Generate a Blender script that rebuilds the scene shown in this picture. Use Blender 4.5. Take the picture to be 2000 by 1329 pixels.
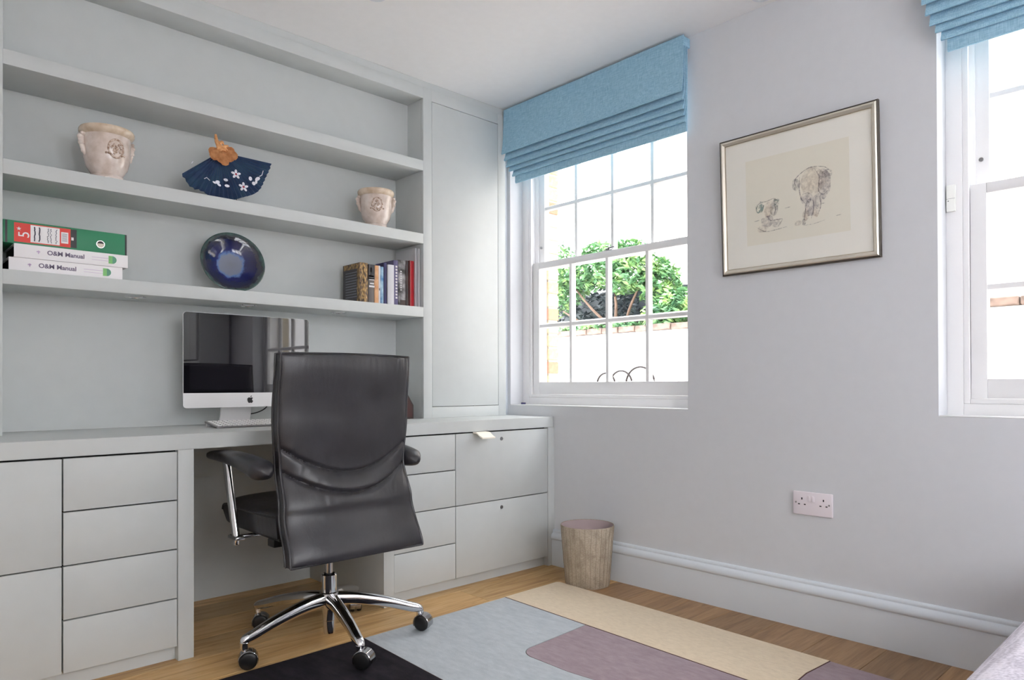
import bpy, bmesh, math, random
from mathutils import Vector, Matrix, noise
R = math.radians
PI = math.pi
scene = bpy.context.scene
for o in list(bpy.data.objects):
    bpy.data.objects.remove(o)
COL = scene.collection
random.seed(7)

# ------------------------------------------------------------------ camera
cam_d = bpy.data.cameras.new('camera')
cam = bpy.data.objects.new('camera', cam_d)
COL.objects.link(cam)
cF = Vector((0.68637, 0.72723, 0.005714)); cR = Vector((0.72725, -0.686368, -0.002686)); cU = Vector((-0.001969, -0.005999, 0.99998))
cP = Vector((-2.6022, -2.7685, 0.9059))
cam.matrix_world = Matrix(((cR.x, cU.x, -cF.x, cP.x), (cR.y, cU.y, -cF.y, cP.y), (cR.z, cU.z, -cF.z, cP.z), (0, 0, 0, 1)))
cam_d.sensor_width = 36.0
cam_d.lens = 1375.5 / 2000 * 36.0
cam_d.shift_y = (745.34 - 664.5) / 2000
cam_d.clip_start = 0.02
scene.camera = cam

# ------------------------------------------------------------------ sky, exposure
world = bpy.data.worlds.new('sky')
scene.world = world
world.use_nodes = True
bg = world.node_tree.nodes['Background']
bg.inputs['Color'].default_value = (0.96, 0.975, 1.0, 1)
bg.inputs['Strength'].default_value = 9.6
scene.view_settings.view_transform = 'Standard'
scene.view_settings.look = 'None'
scene.view_settings.gamma = 1.0
scene.view_settings.use_curve_mapping = False
scene.view_settings.exposure = 0.22
scene.cycles.use_denoising = True
scene.cycles.max_bounces = 12
scene.cycles.diffuse_bounces = 8
scene.cycles.glossy_bounces = 6
scene.cycles.transparent_max_bounces = 16
scene.cycles.sample_clamp_indirect = 8


def portal(name, loc, rot, sx, sy):
    d = bpy.data.lights.new(name, 'AREA')
    d.shape = 'RECTANGLE'; d.size = sx; d.size_y = sy
    d.cycles.is_portal = True
    o = bpy.data.objects.new(name, d)
    COL.objects.link(o)
    o.location = loc; o.rotation_euler = rot
    return o


# daylight enters through these openings (portals only guide the sky's own light)
portal('sky_portal', (0.30, -0.55, 1.53), (0, R(90), 0), 1.50, 1.05)
portal('sky_portal', (0.30, -2.60, 1.53), (0, R(90), 0), 1.50, 1.05)
portal('sky_portal', (-1.77, -4.68, 1.58), (R(90), 0, 0), 1.96, 1.48)  # opening of the added rear window

# ------------------------------------------------------------------ helpers


def lin(c):
    return c / 12.92 if c <= 0.04045 else ((c + 0.055) / 1.055) ** 2.4


def rgb(r, g, b):
    return (lin(r / 255), lin(g / 255), lin(b / 255), 1.0)


def new_mat(name):
    m = bpy.data.materials.new(name)
    m.use_nodes = True
    nt = m.node_tree
    return m, nt, nt.nodes['Principled BSDF']


def N(nt, t, **kw):
    n = nt.nodes.new(t)
    for k, v in kw.items():
        if k in n.inputs:
            n.inputs[k].default_value = v
        else:
            setattr(n, k, v)
    return n


def ramp(nt, fac, stops):
    n = nt.nodes.new('ShaderNodeValToRGB')
    el = n.color_ramp.elements
    while len(el) > 1:
        el.remove(el[-1])
    el[0].position, el[0].color = stops[0]
    for p, c in stops[1:]:
        e = el.new(p); e.color = c
    nt.links.new(fac, n.inputs['Fac'])
    return n.outputs['Color']


def coords(nt, kind='Object', scale=(1, 1, 1), rot=(0, 0, 0)):
    tc = nt.nodes.new('ShaderNodeTexCoord')
    mp = nt.nodes.new('ShaderNodeMapping')
    mp.inputs['Scale'].default_value = scale
    mp.inputs['Rotation'].default_value = rot
    nt.links.new(tc.outputs[kind], mp.inputs['Vector'])
    return mp.outputs['Vector']


def add_bump(nt, bs, height, strength=0.2, dist=0.002):
    b = nt.nodes.new('ShaderNodeBump')
    b.inputs['Strength'].default_value = strength
    b.inputs['Distance'].default_value = dist
    nt.links.new(height, b.inputs['Height'])
    nt.links.new(b.outputs['Normal'], bs.inputs['Normal'])


def plain(name, col, rough=0.5, metal=0.0, bump=0.0, bscale=80.0, var=0.03, coat=0.0, spec=0.5):
    """paint-like material with faint procedural mottling"""
    m, nt, bs = new_mat(name)
    v = coords(nt)
    n = N(nt, 'ShaderNodeTexNoise', Scale=bscale * 0.08 + 2, Detail=3.0)
    nt.links.new(v, n.inputs['Vector'])
    lo = tuple(max(0, c * (1 - var)) for c in col[:3]) + (1,)
    hi = tuple(min(1, c * (1 + var)) for c in col[:3]) + (1,)
    nt.links.new(ramp(nt, n.outputs['Fac'], [(0.3, lo), (0.7, hi)]), bs.inputs['Base Color'])
    bs.inputs['Roughness'].default_value = rough
    bs.inputs['Metallic'].default_value = metal
    bs.inputs['Coat Weight'].default_value = coat
    bs.inputs['Specular IOR Level'].default_value = spec
    if bump > 0:
        n2 = N(nt, 'ShaderNodeTexNoise', Scale=bscale, Detail=2.0)
        nt.links.new(v, n2.inputs['Vector'])
        add_bump(nt, bs, n2.outputs['Fac'], bump, 0.001)
    return m


MAT = {}
MAT['wall'] = plain('wall_paint', rgb(211, 213, 217), 0.85, bump=0.05, bscale=300, var=0.01)
MAT['ceiling'] = plain('ceiling_paint', rgb(243, 243, 244), 0.9, bump=0.03, bscale=300, var=0.01)
MAT['joinery'] = plain('joinery_paint', rgb(201, 205, 205), 0.5, bump=0.02, bscale=200, var=0.012, spec=0.3)
MAT['trim'] = plain('trim_paint', rgb(220, 227, 234), 0.42, var=0.01)
MAT['sash'] = plain('sash_paint', rgb(238, 238, 239), 0.4, var=0.01)
MAT['dark_gap'] = plain('dark_gap', rgb(40, 40, 40), 0.9)
MAT['chrome'] = plain('chrome', (0.78, 0.78, 0.80, 1), 0.07, 1.0, var=0.0)
MAT['chrome_soft'] = plain('polished_aluminium', (0.66, 0.66, 0.68, 1), 0.17, 1.0, var=0.01)
MAT['steel'] = plain('brushed_steel', (0.35, 0.35, 0.36, 1), 0.35, 1.0)
MAT['black'] = plain('black_plastic', rgb(22, 22, 24), 0.4)
MAT['alu'] = plain('anodised_aluminium', (0.86, 0.86, 0.87, 1), 0.42, 0.25, var=0.005)
MAT['screen'] = plain('screen_glass', (0.006, 0.006, 0.008, 1), 0.02, var=0, coat=0.3, spec=0.8)
MAT['display'] = plain('display_glass', (0.013, 0.012, 0.016, 1), 0.02, var=0, coat=0.3, spec=0.8)
MAT['white_plastic'] = plain('white_plastic', rgb(236, 228, 234), 0.3, var=0.005)
MAT['white_box'] = plain('white_sensor_plastic', rgb(240, 241, 236), 0.35, var=0.005)
MAT['keys'] = plain('white_keys', rgb(238, 238, 238), 0.45)
MAT['key_plate'] = plain('grey_key_plate', rgb(150, 148, 150), 0.4, 0.4)
MAT['logo'] = plain('logo_black', rgb(20, 20, 22), 0.3)
MAT['paper'] = plain('cream_paper', rgb(252, 246, 232), 0.8)
MAT['white_cover'] = plain('white_cover', rgb(238, 236, 238), 0.45)
MAT['bed'] = None


def leather():
    m, nt, bs = new_mat('charcoal_leather')
    v = coords(nt)
    n = N(nt, 'ShaderNodeTexNoise', Scale=9.0, Detail=4.0)
    nt.links.new(v, n.inputs['Vector'])
    nt.links.new(ramp(nt, n.outputs['Fac'], [(0.3, (0.018, 0.017, 0.021, 1)), (0.7, (0.028, 0.027, 0.033, 1))]), bs.inputs['Base Color'])
    bs.inputs['Roughness'].default_value = 0.36
    bs.inputs['Specular IOR Level'].default_value = 0.6
    vo = N(nt, 'ShaderNodeTexVoronoi', Scale=420.0)
    nt.links.new(v, vo.inputs['Vector'])
    v2 = coords(nt, scale=(1.0, 1.0, 0.35), rot=(0, R(25), 0))
    w = N(nt, 'ShaderNodeTexNoise', Scale=26.0, Detail=3.0, Distortion=0.6)
    nt.links.new(v2, w.inputs['Vector'])
    mx = N(nt, 'ShaderNodeMath', operation='MULTIPLY_ADD')
    mx.inputs[1].default_value = 0.10
    nt.links.new(vo.outputs['Distance'], mx.inputs[0])
    nt.links.new(w.outputs['Fac'], mx.inputs[2])
    add_bump(nt, bs, mx.outputs[0], 0.22, 0.006)
    return m


MAT['leather'] = leather()


def weave(name, c1, c2, scale=700.0, rough=0.9, bump=0.3, axes='yz'):
    """woven cloth: two crossed fine wave sets"""
    m, nt, bs = new_mat(name)
    v = coords(nt)
    outs = []
    for d, st in (('X', (1, 1, 1)), ('Z', (1, 1, 1))):
        mp = coords(nt, scale=(scale, scale, scale * 0.06) if d == 'X' else (scale * 0.06, scale * 0.06, scale))
        n = N(nt, 'ShaderNodeTexNoise', Scale=1.0, Detail=1.0)
        nt.links.new(mp, n.inputs['Vector'])
        outs.append(n.outputs['Fac'])
    add = N(nt, 'ShaderNodeMath', operation='ADD')
    nt.links.new(outs[0], add.inputs[0]); nt.links.new(outs[1], add.inputs[1])
    half = N(nt, 'ShaderNodeMath', operation='MULTIPLY'); half.inputs[1].default_value = 0.5
    nt.links.new(add.outputs[0], half.inputs[0])
    nt.links.new(ramp(nt, half.outputs[0], [(0.38, c1), (0.62, c2)]), bs.inputs['Base Color'])
    bs.inputs['Roughness'].default_value = rough
    bs.inputs['Specular IOR Level'].default_value = 0.15
    bs.inputs['Sheen Weight'].default_value = 0.15
    add_bump(nt, bs, half.outputs[0], bump, 0.001)
    return m


MAT['blind'] = weave('blue_linen', rgb(136, 180, 206), rgb(170, 208, 228), 520.0)
MAT['bed'] = weave('pale_lilac_weave', rgb(176, 170, 184), rgb(224, 219, 230), 160.0, bump=0.6)
MAT['black_chest'] = plain('black_lacquer', rgb(18, 18, 20), 0.5)


def rug_mat(name, c1, c2, sc=60):
    m, nt, bs = new_mat(name)
    v = coords(nt, scale=(1, 0.35, 1))
    n = N(nt, 'ShaderNodeTexNoise', Scale=sc, Detail=5.0, Roughness=0.65)
    nt.links.new(v, n.inputs['Vector'])
    nt.links.new(ramp(nt, n.outputs['Fac'], [(0.3, c1), (0.7, c2)]), bs.inputs['Base Color'])
    bs.inputs['Roughness'].default_value = 0.95
    bs.inputs['Specular IOR Level'].default_value = 0.1
    bs.inputs['Sheen Weight'].default_value = 0.2
    n2 = N(nt, 'ShaderNodeTexNoise', Scale=600.0, Detail=2.0)
    nt.links.new(coords(nt), n2.inputs['Vector'])
    add_bump(nt, bs, n2.outputs['Fac'], 0.6, 0.003)
    return m


MAT['rug_black'] = rug_mat('rug_black', rgb(30, 28, 32), rgb(50, 47, 53), 30)
MAT['rug_black'].node_tree.nodes['Principled BSDF'].inputs['Sheen Weight'].default_value = 0.0
MAT['rug_blue'] = rug_mat('rug_blue', rgb(172, 180, 186), rgb(192, 198, 203))
MAT['rug_purple'] = rug_mat('rug_purple', rgb(146, 126, 134), rgb(166, 148, 154))
MAT['rug_beige'] = rug_mat('rug_beige', rgb(218, 199, 171), rgb(234, 216, 188), 90)
MAT['rug_stitch'] = rug_mat('rug_stitch', rgb(70, 45, 42), rgb(110, 72, 60), 90)


def oak(name, stops):
    m, nt, bs = new_mat(name)
    oi = nt.nodes.new('ShaderNodeObjectInfo')
    v = coords(nt, scale=(0.9, 9.0, 9.0))
    off = nt.nodes.new('ShaderNodeVectorMath'); off.operation = 'ADD'
    cx = nt.nodes.new('ShaderNodeCombineXYZ')
    ml = N(nt, 'ShaderNodeMath', operation='MULTIPLY'); ml.inputs[1].default_value = 37.0
    nt.links.new(oi.outputs['Random'], ml.inputs[0])
    for i in range(3):
        nt.links.new(ml.outputs[0], cx.inputs[i])
    nt.links.new(v, off.inputs[0]); nt.links.new(cx.outputs[0], off.inputs[1])
    n = N(nt, 'ShaderNodeTexNoise', Scale=3.0, Detail=6.0, Roughness=0.6, Distortion=1.2)
    nt.links.new(off.outputs[0], n.inputs['Vector'])
    grain = ramp(nt, n.outputs['Fac'], stops)
    fine = N(nt, 'ShaderNodeTexNoise', Scale=1.0, Detail=3.0)
    nt.links.new(coords(nt, scale=(6, 160, 160)), fine.inputs['Vector'])
    mix = N(nt, 'ShaderNodeMixRGB', blend_type='MULTIPLY'); mix.inputs['Fac'].default_value = 0.35
    nt.links.new(grain, mix.inputs['Color1'])
    nt.links.new(ramp(nt, fine.outputs['Fac'], [(0.35, (0.6, 0.56, 0.5, 1)), (0.6, (1, 1, 1, 1))]), mix.inputs['Color2'])
    tone = ramp(nt, oi.outputs['Random'], [(0.0, (0.70, 0.68, 0.66, 1)), (0.5, (0.92, 0.88, 0.84, 1)), (1.0, (1.0, 0.95, 0.86, 1))])
    mix2 = N(nt, 'ShaderNodeMixRGB', blend_type='MULTIPLY'); mix2.inputs['Fac'].default_value = 1.0
    nt.links.new(mix.outputs['Color'], mix2.inputs['Color1']); nt.links.new(tone, mix2.inputs['Color2'])
    nt.links.new(mix2.outputs['Color'], bs.inputs['Base Color'])
    bs.inputs['Roughness'].default_value = 0.42
    bs.inputs['Specular IOR Level'].default_value = 0.35
    add_bump(nt, bs, fine.outputs['Fac'], 0.08, 0.001)
    return m


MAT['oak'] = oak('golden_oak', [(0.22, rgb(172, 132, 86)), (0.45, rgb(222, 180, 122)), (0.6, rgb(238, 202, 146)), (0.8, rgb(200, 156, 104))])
MAT['oak_brown'] = oak('brown_oak', [(0.22, rgb(122, 92, 64)), (0.45, rgb(166, 132, 96)), (0.6, rgb(182, 148, 110)), (0.8, rgb(146, 112, 80))])


def brick_mat(name, c1, c2):
    m, nt, bs = new_mat(name)
    oi = nt.nodes.new('ShaderNodeObjectInfo')
    n = N(nt, 'ShaderNodeTexNoise', Scale=45.0, Detail=4.0)
    nt.links.new(coords(nt), n.inputs['Vector'])
    mx = N(nt, 'ShaderNodeMath', operation='MULTIPLY_ADD'); mx.inputs[1].default_value = 0.5
    nt.links.new(oi.outputs['Random'], mx.inputs[0]); nt.links.new(n.outputs['Fac'], mx.inputs[2])
    nt.links.new(ramp(nt, mx.outputs[0], [(0.35, c1), (0.95, c2)]), bs.inputs['Base Color'])
    bs.inputs['Roughness'].default_value = 0.9
    add_bump(nt, bs, n.outputs['Fac'], 0.5, 0.004)
    return m


MAT['brick_yellow'] = brick_mat('stock_brick', rgb(180, 156, 122), rgb(206, 188, 156))
MAT['brick_red'] = brick_mat('red_brick', rgb(182, 116, 94), rgb(200, 142, 118))
MAT['mortar'] = plain('mortar', rgb(196, 186, 166), 0.95, bump=0.3, bscale=120)
MAT['garden_wall'] = None


def garden_wall_mat():
    m, nt, bs = new_mat('whitewashed_wall')
    v = coords(nt)
    n = N(nt, 'ShaderNodeTexNoise', Scale=5.0, Detail=6.0, Roughness=0.7)
    nt.links.new(v, n.inputs['Vector'])
    nt.links.new(ramp(nt, n.outputs['Fac'], [(0.28, rgb(150, 140, 130)), (0.36, rgb(228, 226, 224)), (0.7, rgb(240, 240, 240))]), bs.inputs['Base Color'])
    bs.inputs['Roughness'].default_value = 0.9
    add_bump(nt, bs, n.outputs['Fac'], 0.4, 0.01)
    return m


MAT['garden_wall'] = garden_wall_mat()
MAT['coping'] = plain('weathered_coping', rgb(112, 96, 88), 0.95, bump=0.5, bscale=90, var=0.45)
MAT['pave'] = plain('pale_paving', rgb(190, 186, 180), 0.9, bump=0.2, bscale=20, var=0.1)
MAT['render'] = plain('white_render', rgb(238, 238, 240), 0.9)
MAT['pale_brick'] = plain('pale_stock_brick', rgb(182, 176, 168), 0.9, bump=0.3, bscale=40, var=0.08)  # tone lowered to weaken light reflected into the room
MAT['iron'] = plain('grey_iron', rgb(52, 48, 50), 0.6, spec=0.2)


def leaf_mat(name, c1, c2, c3):
    m, nt, bs = new_mat(name)
    n = N(nt, 'ShaderNodeTexNoise', Scale=7.0, Detail=3.0)
    nt.links.new(coords(nt), n.inputs['Vector'])
    nt.links.new(ramp(nt, n.outputs['Fac'], [(0.3, c1), (0.5, c2), (0.72, c3)]), bs.inputs['Base Color'])
    bs.inputs['Roughness'].default_value = 0.45
    return m


MAT['leaf'] = leaf_mat('shrub_leaf', rgb(56, 94, 70), rgb(98, 142, 96), rgb(160, 190, 116))
MAT['leaf_dark'] = leaf_mat('hedge_leaf', rgb(42, 50, 58), rgb(52, 62, 68), rgb(60, 76, 72))
MAT['bark'] = plain('bark', rgb(104, 84, 72), 0.9, bump=0.4, bscale=60, var=0.2)


def glass():
    m, nt, bs = new_mat('window_glass')
    out = nt.nodes['Material Output']
    tr = nt.nodes.new('ShaderNodeBsdfTransparent')
    gl = N(nt, 'ShaderNodeBsdfGlossy', Roughness=0.0)
    fr = N(nt, 'ShaderNodeFresnel', IOR=1.45)
    mx = nt.nodes.new('ShaderNodeMixShader')
    # only the outward surface of each pane side reflects; leaving the glass is clear
    ge = nt.nodes.new('ShaderNodeNewGeometry')
    inv = N(nt, 'ShaderNodeMath', operation='SUBTRACT'); inv.inputs[0].default_value = 1.0
    nt.links.new(ge.outputs['Backfacing'], inv.inputs[1])
    mu = N(nt, 'ShaderNodeMath', operation='MULTIPLY')
    nt.links.new(fr.outputs[0], mu.inputs[0]); nt.links.new(inv.outputs[0], mu.inputs[1])
    nt.links.new(mu.outputs[0], mx.inputs[0]); nt.links.new(tr.outputs[0], mx.inputs[1]); nt.links.new(gl.outputs[0], mx.inputs[2])
    nt.links.new(mx.outputs[0], out.inputs['Surface'])
    nt.nodes.remove(bs)
    return m


MAT['glass'] = glass()


def objcol(name, stops, scale=(1, 1, 1), nscale=10, rough=0.5, detail=4, bump=0.0, distort=0.0, coat=0.0):
    m, nt, bs = new_mat(name)
    n = N(nt, 'ShaderNodeTexNoise', Scale=nscale, Detail=detail, Distortion=distort)
    nt.links.new(coords(nt, scale=scale), n.inputs['Vector'])
    nt.links.new(ramp(nt, n.outputs['Fac'], stops), bs.inputs['Base Color'])
    bs.inputs['Roughness'].default_value = rough
    bs.inputs['Coat Weight'].default_value = coat
    if bump:
        add_bump(nt, bs, n.outputs['Fac'], bump, 0.002)
    return m


MAT['glaze'] = objcol('cream_glaze', [(0.3, rgb(196, 178, 164)), (0.55, rgb(222, 207, 198)), (0.75, rgb(232, 222, 214))], nscale=22, rough=0.14, coat=0.5)
MAT['glaze_rim'] = objcol('amber_glaze', [(0.3, rgb(200, 176, 150)), (0.7, rgb(228, 211, 190))], nscale=40, rough=0.16, coat=0.5)
MAT['glaze_relief'] = objcol('relief_glaze', [(0.35, rgb(148, 116, 96)), (0.6, rgb(214, 194, 178))], nscale=140, rough=0.2, coat=0.4)
MAT['fan_cloth'] = objcol('indigo_paper', [(0.3, rgb(34, 50, 84)), (0.5, rgb(46, 68, 102)), (0.75, rgb(54, 86, 108))], nscale=16, rough=0.85)
MAT['raffia'] = objcol('orange_raffia', [(0.3, rgb(208, 142, 88)), (0.7, rgb(240, 184, 130))], nscale=60, rough=0.8)
MAT['petal'] = plain('white_petal_paint', rgb(236, 236, 246), 0.8)
MAT['petal_eye'] = plain('red_paint', rgb(170, 60, 80), 0.8)
MAT['dark_wood'] = plain('dark_wood', rgb(66, 44, 36), 0.5)
MAT['bin'] = None


def bin_mat():
    m, nt, bs = new_mat('embossed_taupe_hide')
    v = coords(nt)
    vo = N(nt, 'ShaderNodeTexVoronoi', Scale=1.0, feature='DISTANCE_TO_EDGE')
    nt.links.new(coords(nt, scale=(60, 60, 210)), vo.inputs['Vector'])
    n = N(nt, 'ShaderNodeTexNoise', Scale=1.0, Detail=4.0, Distortion=0.4)
    nt.links.new(coords(nt, scale=(26, 26, 16)), n.inputs['Vector'])
    base = ramp(nt, n.outputs['Fac'], [(0.3, rgb(164, 150, 132)), (0.5, rgb(186, 174, 156)), (0.7, rgb(198, 186, 168))])
    mix = N(nt, 'ShaderNodeMixRGB', blend_type='MULTIPLY'); mix.inputs['Fac'].default_value = 0.6
    nt.links.new(base, mix.inputs['Color1'])
    nt.links.new(ramp(nt, vo.outputs['Distance'], [(0.0, (0.62, 0.58, 0.54, 1)), (0.16, (1, 1, 1, 1))]), mix.inputs['Color2'])
    nt.links.new(mix.outputs['Color'], bs.inputs['Base Color'])
    bs.inputs['Roughness'].default_value = 0.55
    add_bump(nt, bs, vo.outputs['Distance'], 0.5, 0.003)
    return m


MAT['bin'] = bin_mat()
MAT['bin_in'] = plain('bin_lining', rgb(186, 168, 168), 0.8)
MAT['bin_seam'] = plain('bin_seam', rgb(150, 136, 118), 0.7)


def plate_mat():
    """glazed dish: green rim, cobalt wall, pale grey well; radius in object space"""
    m, nt, bs = new_mat('cobalt_glaze')
    tc = nt.nodes.new('ShaderNodeTexCoord')
    ln = nt.nodes.new('ShaderNodeVectorMath'); ln.operation = 'LENGTH'
    mp = nt.nodes.new('ShaderNodeMapping'); mp.inputs['Scale'].default_value = (1, 1, 0)
    nt.links.new(tc.outputs['Object'], mp.inputs['Vector']); nt.links.new(mp.outputs['Vector'], ln.inputs[0])
    n = N(nt, 'ShaderNodeTexNoise', Scale=30.0, Detail=5.0, Roughness=0.7)
    nt.links.new(tc.outputs['Object'], n.inputs['Vector'])
    ma = N(nt, 'ShaderNodeMath', operation='MULTIPLY_ADD'); ma.inputs[1].default_value = 0.045
    nt.links.new(n.outputs['Fac'], ma.inputs[0]); nt.links.new(ln.outputs['Value'], ma.inputs[2])
    nrm = N(nt, 'ShaderNodeMath', operation='DIVIDE'); nrm.inputs[1].default_value = 0.16
    nt.links.new(ma.outputs[0], nrm.inputs[0])
    nt.links.new(ramp(nt, nrm.outputs[0], [(0.0, rgb(112, 116, 130)), (0.42, rgb(122, 130, 150)), (0.47, rgb(92, 122, 178)), (0.53, rgb(18, 26, 92)), (0.72, rgb(18, 24, 72)), (0.84, rgb(24, 28, 44)), (0.92, rgb(46, 74, 72)), (1.0, rgb(84, 112, 102))]), bs.inputs['Base Color'])
    bs.inputs['Roughness'].default_value = 0.08
    bs.inputs['Coat Weight'].default_value = 0.6
    return m


MAT['plate'] = plate_mat()
MAT['frame_metal'] = plain('champagne_leaf', (0.76, 0.71, 0.62, 1), 0.3, 0.7, var=0.05)
MAT['frame_dark'] = plain('frame_dark_edge', rgb(74, 66, 56), 0.5)
MAT['mount'] = plain('mount_board', rgb(232, 230, 222), 0.9, var=0.01)
MAT['print'] = plain('aged_print_paper', rgb(226, 222, 208), 0.9, var=0.015)


def wash(name, col, sc=40, lo=0.45, hi=0.6, amount=0.8):
    m, nt, bs = new_mat(name)
    out = nt.nodes['Material Output']
    n = N(nt, 'ShaderNodeTexNoise', Scale=sc, Detail=5.0, Roughness=0.7)
    nt.links.new(coords(nt), n.inputs['Vector'])
    f = ramp(nt, n.outputs['Fac'], [(lo, (0, 0, 0, 1)), (hi, (amount, amount, amount, 1))])
    tr = nt.nodes.new('ShaderNodeBsdfTransparent'); mx = nt.nodes.new('ShaderNodeMixShader')
    bs.inputs['Base Color'].default_value = col; bs.inputs['Roughness'].default_value = 0.9
    nt.links.new(f, mx.inputs[0]); nt.links.new(tr.outputs[0], mx.inputs[1]); nt.links.new(bs.outputs[0], mx.inputs[2])
    nt.links.new(mx.outputs[0], out.inputs['Surface'])
    return m


MAT['wash_mauve'] = wash('wash_mauve', rgb(140, 128, 146), 70, 0.36, 0.72, 0.62)
MAT['wash_grey'] = wash('wash_grey', rgb(120, 118, 132), 90, 0.38, 0.72, 0.6)
MAT['wash_tan'] = wash('wash_tan', rgb(204, 178, 154), 60, 0.36, 0.72, 0.5)
MAT['wash_green'] = wash('wash_green', rgb(150, 172, 166), 50, 0.46, 0.6, 0.7)
MAT['ink'] = wash('ink_line', rgb(118, 114, 126), 160, 0.34, 0.62, 0.7)
MAT['green_board'] = plain('green_board', rgb(44, 132, 94), 0.45)
MAT['red_label'] = plain('red_label', rgb(222, 62, 52), 0.5)
MAT['black_label'] = plain('black_label', rgb(48, 48, 52), 0.5)
MAT['white_label'] = plain('white_label', rgb(240, 238, 240), 0.6)
MAT['ink_blue'] = plain('ink_text', rgb(60, 62, 84), 0.7)
MAT['text_grey'] = plain('grey_text', rgb(116, 106, 130), 0.6)
MAT['text_lilac'] = plain('lilac_text', rgb(206, 186, 216), 0.6)
MAT['logo_green'] = plain('logo_green', rgb(128, 196, 118), 0.5)
MAT['logo_teal'] = plain('logo_teal', rgb(96, 158, 128), 0.5)
MAT['pages'] = plain('page_edges', rgb(222, 214, 198), 0.9)
MAT['steel_ring'] = plain('finger_ring', (0.8, 0.8, 0.8, 1), 0.25, 0.8)

# ---- mesh building


def box(bm, x0, x1, y0, y1, z0, z1):
    x0, x1 = min(x0, x1), max(x0, x1); y0, y1 = min(y0, y1), max(y0, y1); z0, z1 = min(z0, z1), max(z0, z1)
    v = [bm.verts.new(p) for p in ((x0, y0, z0), (x1, y0, z0), (x1, y1, z0), (x0, y1, z0), (x0, y0, z1), (x1, y0, z1), (x1, y1, z1), (x0, y1, z1))]
    for f in ((0, 3, 2, 1), (4, 5, 6, 7), (0, 1, 5, 4), (1, 2, 6, 5), (2, 3, 7, 6), (3, 0, 4, 7)):
        bm.faces.new([v[i] for i in f])
    return v


def bbox(x0, x1, y0, y1, z0, z1, b=0.0015, seg=2):
    bm = bmesh.new()
    box(bm, x0, x1, y0, y1, z0, z1)
    if b > 0:
        bmesh.ops.bevel(bm, geom=bm.edges[:], offset=b, segments=seg, affect='EDGES', profile=0.5)
    return bm


def boxes(lst, b=0.0):
    bm = bmesh.new()
    for l in lst:
        if b > 0:
            t = bbox(*l, b=b)
            me = bpy.data.meshes.new('t'); t.to_mesh(me); t.free(); bm.from_mesh(me); bpy.data.meshes.remove(me)
        else:
            box(bm, *l)
    return bm


def join(bms):
    bm = bmesh.new()
    for t in bms:
        me = bpy.data.meshes.new('t'); t.to_mesh(me); t.free(); bm.from_mesh(me); bpy.data.meshes.remove(me)
    return bm


def lathe(profile, seg=40, c=(0, 0, 0), close=True):
    bm = bmesh.new()
    rings = []
    for r, z in profile:
        if r < 1e-6:
            rings.append([bm.verts.new((c[0], c[1], c[2] + z))])
        else:
            rings.append([bm.verts.new((c[0] + r * math.cos(2 * PI * i / seg), c[1] + r * math.sin(2 * PI * i / seg), c[2] + z)) for i in range(seg)])
    for a, b in zip(rings, rings[1:]):
        for i in range(seg):
            j = (i + 1) % seg
            if len(a) == 1 and len(b) == 1:
                continue
            if len(a) == 1:
                bm.faces.new((a[0], b[i], b[j]))
            elif len(b) == 1:
                bm.faces.new((a[i], b[0], a[j]))
            else:
                bm.faces.new((a[i], b[i], b[j], a[j]))
    bmesh.ops.recalc_face_normals(bm, faces=bm.faces[:])
    return bm


def sweep(path, rad, n=10, up=Vector((0, 0, 1)), cap=True, power=2.0):
    """tube along path; rad = list of (a, b) half sizes (sideways, up) or a number"""
    path = [Vector(p) for p in path]
    bm = bmesh.new()
    rings = []
    for i, p in enumerate(path):
        t = (path[min(i + 1, len(path) - 1)] - path[max(i - 1, 0)]).normalized()
        u = up if abs(t.dot(up)) < 0.98 else Vector((0, 1, 0))
        s = t.cross(u).normalized(); w = s.cross(t).normalized()
        a, b = (rad, rad) if isinstance(rad, (int, float)) else (rad[i] if isinstance(rad[i], tuple) else (rad[i], rad[i]))
        ring = []
        for k in range(n):
            th = 2 * PI * k / n
            cc, ss = math.cos(th), math.sin(th)
            cc = math.copysign(abs(cc) ** (2 / power), cc); ss = math.copysign(abs(ss) ** (2 / power), ss)
            ring.append(bm.verts.new(p + s * (a * cc) + w * (b * ss)))
        rings.append(ring)
    for a, b in zip(rings, rings[1:]):
        for k in range(n):
            bm.faces.new((a[k], a[(k + 1) % n], b[(k + 1) % n], b[k]))
    if cap:
        bm.faces.new(rings[0][::-1]); bm.faces.new(rings[-1])
    bmesh.ops.recalc_face_normals(bm, faces=bm.faces[:])
    return bm


def prism(pts, axis, a0, a1, nseg=1, wob=None):
    """closed outline extruded along an axis; pts are the two other coords in xyz order"""
    bm = bmesh.new()
    rings = []
    for i in range(nseg + 1):
        a = a0 + (a1 - a0) * i / nseg
        ring = []
        for p, q in pts:
            if wob:
                dp, dq = wob(a, p, q)
                p, q = p + dp, q + dq
            ring.append(bm.verts.new({'x': (a, p, q), 'y': (p, a, q), 'z': (p, q, a)}[axis]))
        rings.append(ring)
    n = len(pts)
    for r0, r1 in zip(rings, rings[1:]):
        for k in range(n):
            bm.faces.new((r0[k], r0[(k + 1) % n], r1[(k + 1) % n], r1[k]))
    bm.faces.new(rings[0]); bm.faces.new(rings[-1])
    bmesh.ops.recalc_face_normals(bm, faces=bm.faces[:])
    return bm


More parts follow.
